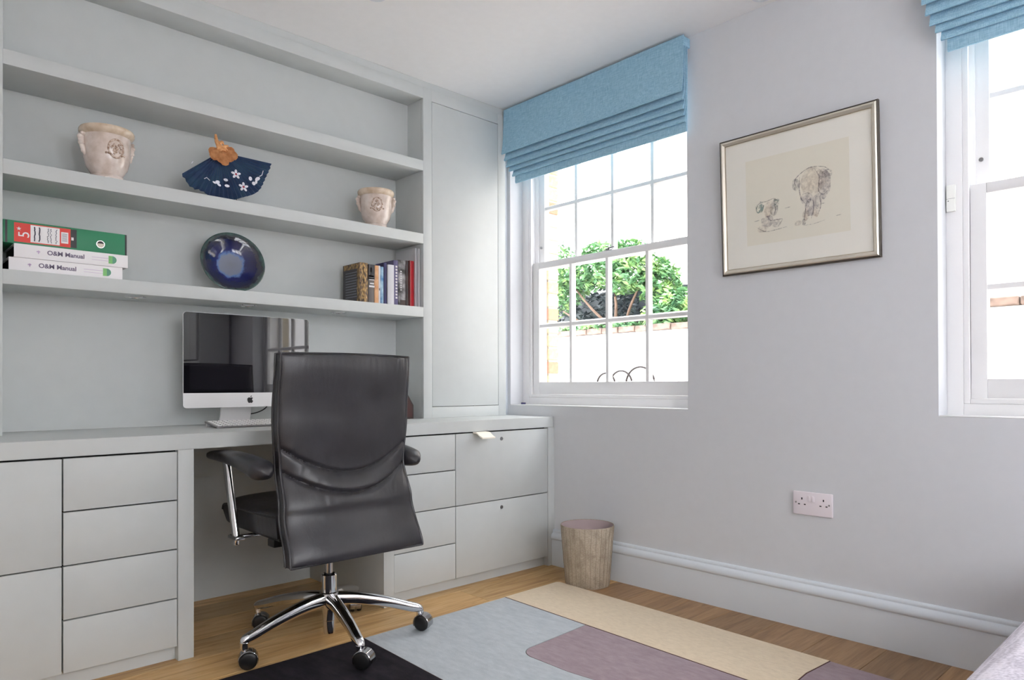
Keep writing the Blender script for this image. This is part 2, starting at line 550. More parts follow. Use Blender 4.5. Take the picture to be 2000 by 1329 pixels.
def bezier(pts, n=24):
    """Catmull-Rom through points"""
    P = [Vector(p) for p in pts]
    P = [P[0] * 2 - P[1]] + P + [P[-1] * 2 - P[-2]]
    out = []
    for i in range(1, len(P) - 2):
        for k in range(n):
            t = k / n
            a, b, c, d = P[i - 1], P[i], P[i + 1], P[i + 2]
            out.append(0.5 * ((2 * b) + (-a + c) * t + (2 * a - 5 * b + 4 * c - d) * t * t + (-a + 3 * b - 3 * c + d) * t ** 3))
    out.append(P[-2])
    return out


def link(name, bm, mat, parent=None, origin=None, smooth=40):
    """one mesh object; world-space bmesh, origin at parent's root or at its own base"""
    if parent is not None:
        o0 = Vector(parent['_o'])
    elif origin is not None:
        o0 = Vector(origin)
    else:
        xs = [v.co for v in bm.verts]
        o0 = Vector(((min(v.x for v in xs) + max(v.x for v in xs)) / 2, (min(v.y for v in xs) + max(v.y for v in xs)) / 2, min(v.z for v in xs)))
    for v in bm.verts:
        v.co -= o0
    me = bpy.data.meshes.new(name)
    bm.to_mesh(me); bm.free()
    if smooth:
        for p in me.polygons:
            p.use_smooth = True
        me.set_sharp_from_angle(angle=R(smooth))
    me.materials.append(MAT[mat] if isinstance(mat, str) else mat)
    o = bpy.data.objects.new(name, me)
    COL.objects.link(o)
    if parent is not None:
        o.parent = parent
    else:
        o.location = o0
    o['_o'] = tuple(o0)
    return o


def thing(name, label, cat, loc, group=None):
    o = bpy.data.objects.new(name, None)
    COL.objects.link(o)
    o.empty_display_size = 0.05
    o.location = loc
    o['_o'] = tuple(loc); o['label'] = label; o['category'] = cat
    if group:
        o['group'] = group
    return o


def tag(o, label, cat, group=None):
    o['label'] = label; o['category'] = cat
    if group:
        o['group'] = group
    return o


def struct(o, label=None):
    o['kind'] = 'structure'
    if label:
        o['label'] = label
    return o


def sroot(name, loc, label=None):
    o = bpy.data.objects.new(name, None)
    COL.objects.link(o)
    o.location = loc; o['_o'] = tuple(loc)
    return struct(o, label)


def share(src, name, parent, offset):
    """copy of a part that shares its mesh, moved by offset"""
    o = src.copy(); COL.objects.link(o)
    o.name = name; o.parent = parent; o.location = Vector(src.location) + Vector(offset)
    return o


def text_bm(s, size, origin, right, up, normal, depth=0.0004, align='LEFT', bold=0.0):
    cu = bpy.data.curves.new('txt', 'FONT')
    cu.body = s; cu.size = size; cu.align_x = align; cu.align_y = 'CENTER'; cu.extrude = depth; cu.offset = bold
    ob = bpy.data.objects.new('txt', cu); COL.objects.link(ob)
    dg = bpy.context.evaluated_depsgraph_get()
    me = bpy.data.meshes.new_from_object(ob.evaluated_get(dg))
    bpy.data.objects.remove(ob); bpy.data.curves.remove(cu)
    bm = bmesh.new(); bm.from_mesh(me); bpy.data.meshes.remove(me)
    r, u, n, o = Vector(right), Vector(up), Vector(normal), Vector(origin)
    for v in bm.verts:
        v.co = o + r * v.co.x + u * v.co.y + n * v.co.z
    return bm


# ------------------------------------------------------------------ room dimensions
ZC = 2.388
XL, YB, YK = -2.86, 0.32, -4.55      # left wall, wall behind the bookcase, wall behind the camera
DESK_Z, DESK_Y = 0.7465, -0.323
W1, W2 = (0.0, -1.102), (-2.049, -3.151)
WZ0, WZ1 = 0.80, 2.26

# floor with separate oak planks
floor = link('floor', boxes([(XL, 0, YK, YB, -0.06, -0.012)]), 'dark_gap', origin=(0, 0, 0)); struct(floor)
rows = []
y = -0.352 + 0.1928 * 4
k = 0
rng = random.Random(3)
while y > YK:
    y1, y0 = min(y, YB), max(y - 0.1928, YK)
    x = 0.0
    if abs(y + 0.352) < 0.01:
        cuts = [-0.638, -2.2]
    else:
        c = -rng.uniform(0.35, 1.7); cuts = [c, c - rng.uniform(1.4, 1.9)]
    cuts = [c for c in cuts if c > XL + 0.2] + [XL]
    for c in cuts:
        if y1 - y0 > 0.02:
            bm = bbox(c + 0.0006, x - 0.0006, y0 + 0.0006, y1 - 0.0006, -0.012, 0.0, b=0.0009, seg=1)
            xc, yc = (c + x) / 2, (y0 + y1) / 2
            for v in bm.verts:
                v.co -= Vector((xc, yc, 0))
            p = link('plank', bm, 'oak' if (yc > -0.74 or (c + x) / 2 < -1.3) else 'oak_brown', origin=(0, 0, 0), smooth=0)  # golden boards by the desk and to the left, browner ones elsewhere
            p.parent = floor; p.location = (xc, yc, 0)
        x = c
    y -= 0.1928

struct(link('ceiling', boxes([(XL - 0.1, 0.3, YK - 0.1, YB + 0.1, ZC, ZC + 0.1)]), 'ceiling'))
struct(link('wall_back', boxes([(XL - 0.1, 0.24, YB, YB + 0.1, -0.06, ZC)]), 'wall'))
struct(link('wall_left', boxes([(XL - 0.1, XL, YK, YB, -0.06, ZC)]), 'ceiling'))  # unseen wall given ceiling white to bounce extra fill light
# window wall: solid pieces round the two openings
pcs = [(0, 0.24, YK, YB, -0.06, WZ0), (0, 0.24, YK, YB, WZ1, ZC), (0, 0.24, W1[0], YB, WZ0, WZ1), (0, 0.24, W2[0], W1[1], WZ0, WZ1), (0, 0.24, YK, W2[1], WZ0, WZ1)]
bm = boxes(pcs)
bmesh.ops.remove_doubles(bm, verts=bm.verts[:], dist=1e-5)
struct(link('wall_right', bm, 'wall'))
# wall behind the camera, with an unseen wide window added for fill light
FD = (-2.76, -0.78, 2.33)
struct(link('wall_front', boxes([(XL - 0.1, FD[0], YK - 0.12, YK, -0.06, ZC), (FD[1], 0.24, YK - 0.12, YK, -0.06, ZC), (FD[0], FD[1], YK - 0.12, YK, FD[2], ZC), (FD[0], FD[1], YK - 0.12, YK, -0.06, 0.84)]), 'wall'))
dr = sroot('window_fill', (-1.5, YK - 0.06, 0.84), 'wide white casement window added unseen behind the camera for fill light')
fw = 0.07
xs = [FD[0] + (FD[1] - FD[0]) * i / 3 for i in range(4)]
for a, b in zip(xs, xs[1:]):
    lf = link('casement', boxes([(a, a + fw, YK - 0.09, YK - 0.03, 0.84, FD[2]), (b - fw, b, YK - 0.09, YK - 0.03, 0.84, FD[2]), (a + fw, b - fw, YK - 0.09, YK - 0.03, 0.84, 0.91), (a + fw, b - fw, YK - 0.09, YK - 0.03, FD[2] - 0.08, FD[2])]), 'sash', dr)
    link('pane', boxes([(a + fw, b - fw, YK - 0.062, YK - 0.058, 0.91, FD[2] - 0.08)]), 'glass', lf)

# skirting board along the window wall
prof = [(0.0, 0.0), (-0.020, 0.0), (-0.020, 0.130), (-0.024, 0.133), (-0.0265, 0.138), (-0.0255, 0.150), (-0.021, 0.158), (-0.0165, 0.161), (-0.012, 0.165), (-0.0135, 0.170), (-0.012, 0.176), (-0.006, 0.180), (0.0, 0.180)]
struct(link('baseboard_right', prism(prof, 'y', YK + 0.02, -0.318), 'trim', smooth=50))
pl = [(XL - p, z) for p, z in prof]
struct(link('baseboard_left', prism(pl, 'y', YK + 0.02, -0.34), 'trim', smooth=50))

# recessed ceiling downlights (off)
for i, (x, y) in enumerate(((-0.077, -1.485), (-1.150, -0.484))):
    t = thing('downlight', ['white recessed ceiling downlight right beside the window wall', 'white recessed ceiling downlight above the office chair'][i], 'downlight', (x, y, ZC - 0.006), 'ceiling downlights')
    link('bezel', lathe([(0.030, 0.004), (0.031, 0.0), (0.041, 0.0), (0.0435, 0.0035), (0.0435, 0.0062), (0.030, 0.0062), (0.030, 0.004)], 32, (x, y, ZC - 0.006)), 'trim', t)
    link('lens', lathe([(0.0, 0.0035), (0.030, 0.0035), (0.030, 0.006), (0.0, 0.006)], 24, (x, y, ZC - 0.006)), 'white_plastic', t)


# ------------------------------------------------------------------ sash windows
def sash_window(name, wy, label):
    y0 = wy[0]

    def b(lst, bev=0.002):
        return boxes([(xa, xb, y0 - ya, y0 - yb, za, zb) for xa, xb, ya, yb, za, zb in lst], bev)
    Wd = wy[0] - wy[1]
    root = sroot(name, (0.1, y0 - Wd / 2, WZ0), label)
    sl, sr = 0.066, 1.085
    # box frame: linings left, right, head, sill
    link('frame', b([(0.092, 0.235, 0.0, sl - 0.018, WZ0, WZ1), (0.092, 0.235, sr + 0.008, Wd, WZ0, WZ1), (0.092, 0.235, sl - 0.018, sr + 0.008, WZ1 - 0.04, WZ1), (0.092, 0.235, sl - 0.018, sr + 0.008, WZ0, 0.841)]), 'sash', root)
    link('staff_bead', b([(0.094, 0.106, sl - 0.018, sl, 0.841, WZ1 - 0.04), (0.094, 0.106, sr, sr + 0.01, 0.841, WZ1 - 0.04), (0.094, 0.106, sl, sr, 0.841, 0.858)], 0.003), 'sash', root)
    link('parting_bead', b([(0.142, 0.150, sl - 0.018, sl + 0.008, 0.85, WZ1 - 0.04), (0.142, 0.150, sr - 0.008, sr + 0.008, 0.85, WZ1 - 0.04)], 0.002), 'sash', root)
    link('sill_board', b([(0.0005, 0.0915, 0.0005, Wd - 0.0005, WZ0, WZ0 + 0.004)], 0.0015), 'sash', root)
    st = 0.047
    gb = 0.029
    pw = (sr - sl - 2 * st - 3 * gb) / 4

    def sash(nm, x0, x1, zb, zt, brail, trail, zbar):
        s = link(nm, b([(x0, x1, sl, sl + st, zb, zt), (x0, x1, sr - st, sr, zb, zt), (x0, x1, sl + st, sr - st, zb, zb + brail), (x0, x1, sl + st, sr - st, zt - trail, zt)], 0.002), 'sash', root)
        xm = (x0 + x1) / 2
        for i in range(3):
            c = sl + st + pw * (i + 1) + gb * i
            prof = [(x0 + 0.003, y0 - c - 0.0065), (x0 + 0.003, y0 - c - gb + 0.0065), (xm, y0 - c - gb), (x1 - 0.004, y0 - c - gb + 0.004), (x1 - 0.004, y0 - c - 0.004), (xm, y0 - c)]
            link('glazing_bar', prism(prof, 'z', zb + brail, zt - trail), 'sash', s, smooth=25)
        prof = [(x0 + 0.004, zbar - 0.008), (x0 + 0.004, zbar + 0.008), (xm, zbar + gb / 2), (x1 - 0.004, zbar + 0.007), (x1 - 0.004, zbar - 0.007), (xm, zbar - gb / 2)]
        link('glazing_bar', prism(prof, 'y', y0 - sl - st, y0 - sr + st), 'sash', s, smooth=25)
        for i in range(4):
            ya = y0 - (sl + st + (pw + gb) * i); yb_ = ya - pw
            for za, zc in ((zb + brail, zbar - gb / 2), (zbar + gb / 2, zt - trail)):
                link('pane', boxes([(xm + 0.004, xm + 0.007, ya - 0.001, yb_ + 0.001, za + 0.001, zc - 0.001)]), 'glass', s, smooth=0)
        return s
    lo = sash('lower_sash', 0.106, 0.142, 0.858, 1.566, 0.065, 0.034, 1.224)
    up = sash('upper_sash', 0.150, 0.186, 1.535, WZ1 - 0.04, 0.034, 0.050, 1.864)
    ym = y0 - (sl + sr) / 2
    # sash lock on the meeting rail, stop button on the upper stile
    link('sash_lock', boxes([(0.112, 0.136, ym - 0.03, ym + 0.03, 1.566, 1.571), (0.114, 0.132, ym - 0.012, ym + 0.012, 1.571, 1.580), (0.110, 0.120, ym - 0.045, ym - 0.005, 1.578, 1.584)], 0.002), 'steel', lo)
    s = bmesh.new(); bmesh.ops.create_cone(s, cap_ends=True, segments=16, radius1=0.007, radius2=0.006, depth=0.006, matrix=Matrix.Translation((0.147, y0 - sl - 0.024, 1.655)) @ Matrix.Rotation(R(90), 4, 'Y'))
    link('sash_stop', s, 'steel', up)
    return root


w1 = sash_window('window_1', W1, 'white sash window of small panes beside the bookcase')
w2 = sash_window('window_2', W2, 'white sash window at the right edge of the view')

# contact sensor on the second window frame, small cap on the first sill
t = thing('contact_sensor', 'small white alarm contact box on the right window frame', 'sensor', (0.085, -2.066, 1.484))
link('case', bbox(0.080, 0.0918, -2.079, -2.053, 1.484, 1.573, b=0.002), 'white_box', t)
link('indicator', bbox(0.0792, 0.0802, -2.0605, -2.0575, 1.518, 1.521, b=0.0004), 'black', t)
link('seam', bbox(0.0794, 0.0801, -2.0788, -2.0532, 1.5265, 1.5272, b=0), 'text_grey', t)
capm = plain('navy_plastic', rgb(56, 54, 96), 0.4)
tag(link('bottle_cap', lathe([(0, 0), (0.0125, 0), (0.013, 0.001), (0.013, 0.0075), (0.012, 0.009), (0, 0.009)], 24, (0.062, -0.035, WZ0 + 0.004)), capm), 'tiny navy plastic cap on the window sill beside the bookcase', 'cap')

# ------------------------------------------------------------------ outside
outer = sroot('wall_outer', (0.28, -0.5, -0.3), 'stock brick outer skin of the house')
OY = (YK - 0.3, YB + 0.6)
holes = [(-0.055, -1.045), (-2.113, -3.094)]
link('mortar', boxes([(0.242, 0.312, OY[0], OY[1], -0.3, 0.83), (0.242, 0.312, OY[0], OY[1], 2.23, 4.5), (0.242, 0.312, holes[0][0], OY[1], 0.83, 2.23), (0.242, 0.312, holes[1][0], holes[0][1], 0.83, 2.23), (0.242, 0.312, OY[0], holes[1][1], 0.83, 2.23)]), 'mortar', outer, smooth=0)
base_b = {}
reds = {9, 3, 5}
z = 0.60; i = 0
while z < 2.36:
    ln = 0.215 if i % 2 else 0.102
    key = (ln, 'brick_red' if i in reds or i == 17 else 'brick_yellow')
    if key not in base_b:
        base_b[key] = link('brick', bbox(0.236, 0.318, -0.060, -0.060 + ln, 0, 0.064, b=0.003, seg=1), key[1], outer, smooth=0)
        base_b[key].location.z += z
        base_b[(key, 'z')] = z
        o = base_b[key]
    else:
        o = share(base_b[key], 'brick', outer, (0, 0, z - base_b[(key, 'z')]))
    z += 0.0745; i += 1
struct(link('ground', boxes([(0.35, 30, -30, 30, -0.5, -0.3), (-30, 0.35, -30, YK - 0.2, -0.5, -0.3)]), 'pave'))
struct(link('bounce_slab', boxes([(-9, 0.3, -8.0, YK - 0.13, -0.3, -0.06)]), 'render'), 'unseen white slab added to bounce skylight into the rear window')  # out of view, put in to throw skylight up at the ceiling
struct(link('wall_bounce', boxes([(-9, 3.0, -8.2, -8.0, -0.3, 2.3)]), 'render'), 'unseen white wall added to reflect skylight into the rear window')  # added reflector, also screens part of the sky behind the room
struct(link('wall_garden', boxes([(3.5, 3.72, -8, 6, -0.3, 1.47)]), 'garden_wall'), 'whitewashed garden wall outside the windows')
gc = sroot('trim_1', (3.6, 0, 1.47), 'weathered brick coping on the garden wall')
cp0 = None
y = -7.9
while y < 6:
    d = (random.uniform(-0.006, 0.006), 0, random.uniform(-0.004, 0.004))
    if cp0 is None:
        cp0 = link('coping_brick', bbox(3.47, 3.75, y, y + 0.215, 1.472, 1.537, b=0.008, seg=1), 'coping', gc)
        yc0 = y
    else:
        share(cp0, 'coping_brick', gc, (d[0], y - yc0, d[2]))
    y += 0.225


def leaves(n, sampler, size, seed):
    rng = random.Random(seed)
    bm = bmesh.new()
    for _ in range(n):
        p = Vector(sampler(rng))
        s = size * rng.uniform(0.6, 1.3)
        e = Matrix.Rotation(rng.uniform(0, 6.28), 3, 'Z') @ Matrix.Rotation(rng.uniform(-0.9, 0.9), 3, 'X') @ Matrix.Rotation(rng.uniform(-0.9, 0.9), 3, 'Y')
        a = [Vector((-s, 0, 0)), Vector((-0.2 * s, 0.45 * s, 0.06 * s)), Vector((s, 0, -0.1 * s)), Vector((-0.2 * s, -0.45 * s, 0.06 * s))]
        v = [bm.verts.new(p + e @ q) for q in a]
        bm.faces.new((v[0], v[1], v[2])); bm.faces.new((v[0], v[2], v[3]))
    return bm


def blob(cs):
    def f(rng):
        c = rng.choices(cs, weights=[k[6] for k in cs])[0]
        while True:
            q = Vector((rng.uniform(-1, 1), rng.uniform(-1, 1), rng.uniform(-1, 1)))
            if 0.35 < q.length < 1:
                return (c[0] + q.x * c[3], c[1] + q.y * c[4], c[2] + q.z * c[5])
    return f


sh = thing('leafy_shrub', 'green leafy shrub overhanging the garden wall outside the left window', 'shrub', (3.95, 2.2, 1.47))
cl = [(3.75, 2.55, 2.25, 0.35, 0.42, 0.24, 3), (3.7, 2.05, 2.18, 0.35, 0.40, 0.26, 3), (3.9, 1.75, 2.02, 0.3, 0.22, 0.30, 2), (3.75, 2.95, 2.15, 0.3, 0.28, 0.30, 2), (3.8, 2.3, 2.42, 0.4, 0.5, 0.14, 2),
      (3.75, 1.28, 1.72, 0.28, 0.38, 0.20, 3), (3.7, 1.6, 1.66, 0.25, 0.2, 0.12, 0.8), (3.55, 2.2, 1.56, 0.1, 0.9, 0.05, 0.7), (3.9, 3.3, 2.25, 0.3, 0.3, 0.5, 2)]
link('foliage', leaves(8500, blob(cl), 0.045, 5), 'leaf', sh, smooth=0)['kind'] = 'stuff'
for j, (a, b_, c) in enumerate((((3.85, 2.25, 1.5), (3.7, 2.5, 1.75), (3.7, 2.85, 2.1)), ((3.85, 2.2, 1.5), (3.75, 2.05, 1.75), (3.75, 1.85, 2.1)), ((3.8, 2.3, 1.5), (3.7, 2.2, 1.85), (3.75, 2.35, 2.3)), ((3.8, 2.6, 1.55), (3.65, 2.75, 1.68), (3.7, 3.0, 1.8)), ((3.8, 1.9, 1.5), (3.7, 1.6, 1.62), (3.7, 1.3, 1.8)))):
    link('branch', sweep(bezier((a, b_, c), 8), [0.022 - 0.0008 * i for i in range(17)], 6), 'bark', sh)
hd = thing('dark_hedge', 'dark dense hedge behind the leafy shrub beyond the garden wall', 'hedge', (4.7, 2.6, -0.3))
bm = bmesh.new(); bmesh.ops.create_grid(bm, x_segments=24, y_segments=16, size=1)
for v in bm.verts:
    u_, w_ = v.co.x, v.co.y
    v.co = Vector((4.45 + 0.35 * (u_ * u_) + 0.12 * noise.noise(Vector((u_ * 5, w_ * 5, 0))), 3.0 + u_ * 1.35, 0.9 + w_ * 1.2 + 0.06 * noise.noise(Vector((u_ * 7, 3, w_)))))
ret = bmesh.ops.extrude_face_region(bm, geom=bm.faces[:])
bmesh.ops.translate(bm, verts=[g for g in ret['geom'] if isinstance(g, bmesh.types.BMVert)], vec=(0.6, 0, 0))
bmesh.ops.recalc_face_normals(bm, faces=bm.faces[:])
link('hedge_core', bm, 'leaf_dark', hd)
link('hedge_leaves', leaves(1500, lambda r: (4.38 + r.uniform(-0.08, 0.12), r.uniform(1.8, 4.2), r.uniform(1.4, 2.15)), 0.05, 8), 'leaf_dark', hd, smooth=0)['kind'] = 'stuff'
hs = thing('neighbouring_house', 'pale house with a thin string course far outside the window', 'house', (9.0, 1.0, -0.3))
link('facade', boxes([(8.0, 10, -14, 4.65, -0.3, 9.2)]), 'pale_brick', hs)  # height, length and brick tone set to cut light entering the windows
link('string_course', bbox(7.93, 8.0, -14, 4.66, 2.96, 3.02, b=0.01), 'render', hs)
link('parapet', bbox(7.9, 8.05, -14, 4.7, 9.2, 9.4, b=0.01), 'render', hs)
gcx = thing('garden_bench', 'curled grey iron bench back outside below the left window', 'bench', (1.5, 0.42, -0.3))
for c, r in ((0.56, 0.085), (0.42, 0.10), (0.25, 0.125)):
    link('hoop', sweep([(1.5 + 0.0 * i, c + r * math.cos(PI * i / 20), 0.91 + r * 1.0 * math.sin(PI * i / 20)) for i in range(21)], 0.0075, 6), 'iron', gcx)
link('top_rail', sweep([(1.5, 0.05, 0.90), (1.5, 0.70, 0.90)], 0.008, 6), 'iron', gcx)
for yy in (0.07, 0.68):
    link('leg', sweep([(1.5, yy, 0.90), (1.5, yy, 0.2), (1.46, yy, -0.3)], 0.011, 8), 'iron', gcx)
link('seat', boxes([(1.1, 1.49, 0.06, 0.69, 0.13, 0.15)]), 'iron', gcx)
for yy in (0.08, 0.67):
    link('leg', sweep([(1.12, yy, 0.13), (1.10, yy, -0.3)], 0.011, 8), 'iron', gcx)

# ------------------------------------------------------------------ built-in joinery
YP = 0.238; YP2 = 0.131
XS, XE = -2.240, -0.576
bc = thing('bookcase', 'pale grey built-in open bookcase with three long shelves above the desk', 'bookcase', (-1.408, 0.12, DESK_Z))
link('back_panel', bbox(XS, XE, YP, YP + 0.02, DESK_Z + 0.0005, 1.9485, b=0), 'joinery', bc)
link('back_panel', bbox(XS, XE, YP2, YP + 0.02, 1.9975, 2.338, b=0), 'joinery', bc)
for z0, z1, nm in ((1.9485, 1.9971, 0), (1.5941, 1.6421, 0), (1.238, 1.2861, 1)):
    s = link('shelf', bbox(XS, XE, 0.0, YP, z0, z1, b=0.0012), 'joinery', bc)
    if nm:
        for x in (-1.826, -1.405, -0.985):
            sp = lathe([(0.026, 0.0), (0.027, -0.003), (0.034, -0.003), (0.036, 0.0)], 32, (x, 0.085, z0))
            link('spotlight', sp, 'chrome_soft', s)
            link('spotlight_lens', lathe([(0, -0.0012), (0.026, -0.0012), (0.026, 0.0)], 24, (x, 0.085, z0)), 'white_plastic', s)
link('header', bbox(XS, XE, 0.0, YP2, 2.3008, 2.3535, b=0.0012), 'joinery', bc)
link('scribe_strip', bbox(XS, XE, 0.006, 0.03, 2.3535, ZC - 0.001, b=0), 'joinery', bc)


def cupboard(x0, x1, inner, label):
    """tall cupboard standing on the worktop; inner = +1 when the bookcase is on its left"""
    t = thing('tall_cupboard', label, 'cupboard', ((x0 + x1) / 2, 0.13, DESK_Z), 'tall cupboards flanking the bookcase')
    st = 0.0512
    if inner > 0:
        a, b = x0 + st, x1 - 0.0525
    else:
        a, b = x0 + 0.0525, x1 - st
    d0, d1 = 0.8005, 2.298
    Z0 = DESK_Z + 0.0005
    link('side_panel', bbox(x0, x0 + 0.02, 0.02, YP + 0.02, Z0, 2.353, b=0), 'joinery', t)
    link('side_panel', bbox(x1 - 0.02, x1, 0.02, YP + 0.02, Z0, 2.353, b=0), 'joinery', t)
    link('stile', bbox(x0, a, 0.0, 0.02, Z0, 2.353, b=0.001), 'joinery', t)
    link('stile', bbox(b, x1, 0.0, 0.02, Z0, 2.353, b=0.001), 'joinery', t)
    link('rail', bbox(a, b, 0.0, 0.02, Z0, d0, b=0.001), 'joinery', t)
    link('rail', bbox(a, b, 0.0, 0.02, d1, 2.353, b=0.001), 'joinery', t)
    link('carcass_back', bbox(x0 + 0.02, x1 - 0.02, YP, YP + 0.02, Z0, 2.353, b=0), 'dark_gap', t)
    link('door', bbox(a + 0.002, b - 0.002, 0.0006, 0.0195, d0 + 0.0025, d1 - 0.0025, b=0.0012), 'joinery', t)
    link('scribe_strip', bbox(x0, x1, 0.006, 0.03, 2.3535, ZC - 0.001, b=0), 'joinery', t)
    link('top_panel', bbox(x0 + 0.02, x1 - 0.02, 0.02, YP, 2.338, 2.353, b=0), 'joinery', t)


cupboard(XE, -0.035, 1, 'pale grey tall cupboard between the bookcase and the left window')
cupboard(-2.781, XS, -1, 'pale grey tall cupboard on the far side of the bookcase, past the photo edge')
struct(link('trim_2', bbox(-0.0345, -0.0005, 0.022, 0.05, DESK_Z + 0.0005, ZC - 0.001, b=0), 'trim'), 'narrow filler strip between cupboard and window wall')
struct(link('trim_3', bbox(-2.8595, -2.7815, 0.022, 0.05, DESK_Z + 0.0005, ZC - 0.001, b=0), 'trim'), 'narrow filler strip between cupboard and left wall')

# worktop with rounded right front corner
pts = []
rr = 0.012
for a in range(0, 91, 15):
    pts.append((-0.001 - rr + rr * math.cos(R(-90 + a)), DESK_Y + rr + rr * math.sin(R(-90 + a))))
pts = pts + [(-0.001, 0.319), (-2.859, 0.319), (-2.859, DESK_Y)]
bm = prism(pts, 'z', 0.6955, DESK_Z)
bmesh.ops.bevel(bm, geom=[e for e in bm.edges if abs(e.verts[0].co.z - e.verts[1].co.z) < 1e-6], offset=0.0015, segments=2, affect='EDGES')
tag(link('worktop', bm, 'joinery'), 'long pale grey built-in desk worktop running below the bookcase', 'worktop')

G = [0.6925, 0.530, 0.3684, 0.2061, 0.0469]
FY = DESK_Y + 0.004


def pedestal(xk, sgn, label, cat='drawer unit', locks=True):
    """xk: x of kneehole-side outer face; sgn=+1 extends to the right"""
    X = lambda d: xk + sgn * d
    xe = 1.0125 if sgn > 0 else 1.098
    t = thing('desk_pedestal', label, cat, (X(0.5), 0.0, 0.0), 'desk pedestals')
    link('end_panel', bbox(X(0), X(0.0500), DESK_Y + 0.001, 0.315, 0.0, 0.6950, b=0.001), 'joinery', t)
    link('end_panel', bbox(X(0.968), X(xe), DESK_Y + 0.001, 0.315, 0.0, 0.6950, b=0.001), 'joinery', t)
    link('carcass', bbox(X(0.0505), X(0.9675), FY + 0.024, 0.31, 0.0475, 0.6945, b=0), 'dark_gap', t)
    link('plinth', bbox(X(0.0505), X(0.9675), FY + 0.028, FY + 0.044, 0.0, 0.0470, b=0), 'joinery', t)
    g = 0.0022
    for k in range(4):
        link('drawer', bbox(X(0.0505 + g), X(0.3765 - g), FY, FY + 0.02, G[k + 1] + g, G[k] - g + (0 if k else -0.001), b=0.001), 'joinery', t)
    for k in (0, 2):
        d = link('file_drawer', bbox(X(0.3765 + g), X(0.9665 - g), FY, FY + 0.02, G[k + 2] + g, G[k] - g + (0 if k else -0.001), b=0.001), 'joinery', t)
        if locks:
            zz = 0.655 if k == 0 else 0.333
            s = bmesh.new()
            bmesh.ops.create_cone(s, cap_ends=True, segments=24, radius1=0.0085, radius2=0.0085, depth=0.003, matrix=Matrix.Translation((X(0.653), FY - 0.0008, zz)) @ Matrix.Rotation(R(90), 4, 'X'))
            link('lock', s, 'steel', d)


pedestal(-1.0130, 1, 'right desk pedestal with four small drawers and two locked file drawers')
pedestal(-1.7580, -1, 'left desk pedestal with four small drawers beside plain file drawers', locks=False)
t = thing('modesty_panel', 'grey back panel and rail inside the desk kneehole', 'panel', (-1.385, 0.31, 0.0))
link('panel', bbox(-1.7575, -1.0135, 0.306, 0.318, 0.0, 0.695, b=0), 'joinery', t)
link('rail', bbox(-1.7575, -1.0135, 0.288, 0.3055, 0.525, 0.695, b=0.001), 'joinery', t)

# cream pad sticking out of the gap above the file drawer
pp = bezier([(-0.325, 0.6945), (-0.352, 0.6925), (-0.372, 0.680), (-0.390, 0.6725)], 8)
out = [(p.x, p.y) for p in [Vector((q[0], q[1], 0)) for q in pp]] + [(q[0], q[1] - 0.006) for q in reversed(pp)]
tag(link('paper_tab', prism(out, 'x', -0.540, -0.462), 'paper'), 'small cream paper pad poking out above the file drawer', 'paper')

# ------------------------------------------------------------------ roman blinds
def blind(yl, yr, label, chain, seed):
    zt = ZC - 0.012
    t = thing('roman_blind', label, 'blind', (-0.035, (yl + yr) / 2, 1.978), 'blue roman blinds')
    rng = random.Random(seed)
    ph = rng.uniform(0, 6)
    link('headrail', bbox(-0.052, -0.001, yr + 0.004, yl - 0.004, zt - 0.040, zt, b=0.002), 'blind', t)

    def wob(amp, s):
        def f(a, p, q):
            return (amp * math.sin(a * 9 + s + ph) + amp * 0.6 * math.sin(a * 23 + s * 2), amp * 0.7 * math.sin(a * 5 + s * 1.7 + ph))
        return f
    # flat face: wraps over the headrail and drops to a soft hem
    face = [(-0.050, zt + 0.002), (-0.055, zt), (-0.057, zt - 0.05), (-0.063, 2.20), (-0.071, 2.150), (-0.0735, 2.138), (-0.070, 2.1345), (-0.0665, 2.145), (-0.0585, 2.20), (-0.0535, zt - 0.05), (-0.0525, zt - 0.003)]
    link('face', prism(face, 'y', yl, yr, 40, wob(0.0007, 0)), 'blind', t, smooth=50)
    zs = [(2.101, -0.0600, 0.008, 0.004), (2.066, -0.0520, 0.018, 0.009), (2.042, -0.0440, 0.032, 0.011), (2.014, -0.0360, 0.046, 0.012)]
    for k, (zb, x, dl, drr) in enumerate(zs):
        pr = [(x + 0.016, zt - 0.042), (x + 0.010, zb + 0.045), (x + 0.002, zb + 0.020), (x - 0.004, zb + 0.007), (x - 0.003, zb + 0.001), (x + 0.002, zb), (x + 0.007, zb + 0.005), (x + 0.0105, zb + 0.020), (x + 0.014, zb + 0.045), (x + 0.0185, zt - 0.042)]
        link('fold', prism(pr, 'y', yl - dl, yr + drr * 0.6, 40, wob(0.0014, k * 2.1 + 1)), 'blind', t, smooth=60)
    x = -0.030
    pr = [(x + 0.010, zt - 0.042), (x, 2.03), (x - 0.001, 1.984), (x + 0.002, 1.978), (x + 0.007, 1.978), (x + 0.010, 1.984), (x + 0.010, 2.03), (x + 0.014, zt - 0.042)]
    link('bottom_hem', prism(pr, 'y', yl - 0.062, yr + 0.006, 40, wob(0.0009, 9)), 'blind', t, smooth=60)
    if chain:
        bm = bmesh.new()
        ball = bmesh.new(); bmesh.ops.create_icosphere(ball, subdivisions=1, radius=0.0022)
        bme = bpy.data.meshes.new('t'); ball.to_mesh(bme); ball.free()
        z = 2.13
        while z > 0.86:
            n0 = len(bm.verts)
            bm.from_mesh(bme)
            bm.verts.ensure_lookup_table()
            for v in bm.verts[n0:]:
                v.co += Vector((-0.004, -0.006, z))
            z -= 0.006
        link('bead_chain', bm, 'white_plastic', t)['kind'] = 'stuff'


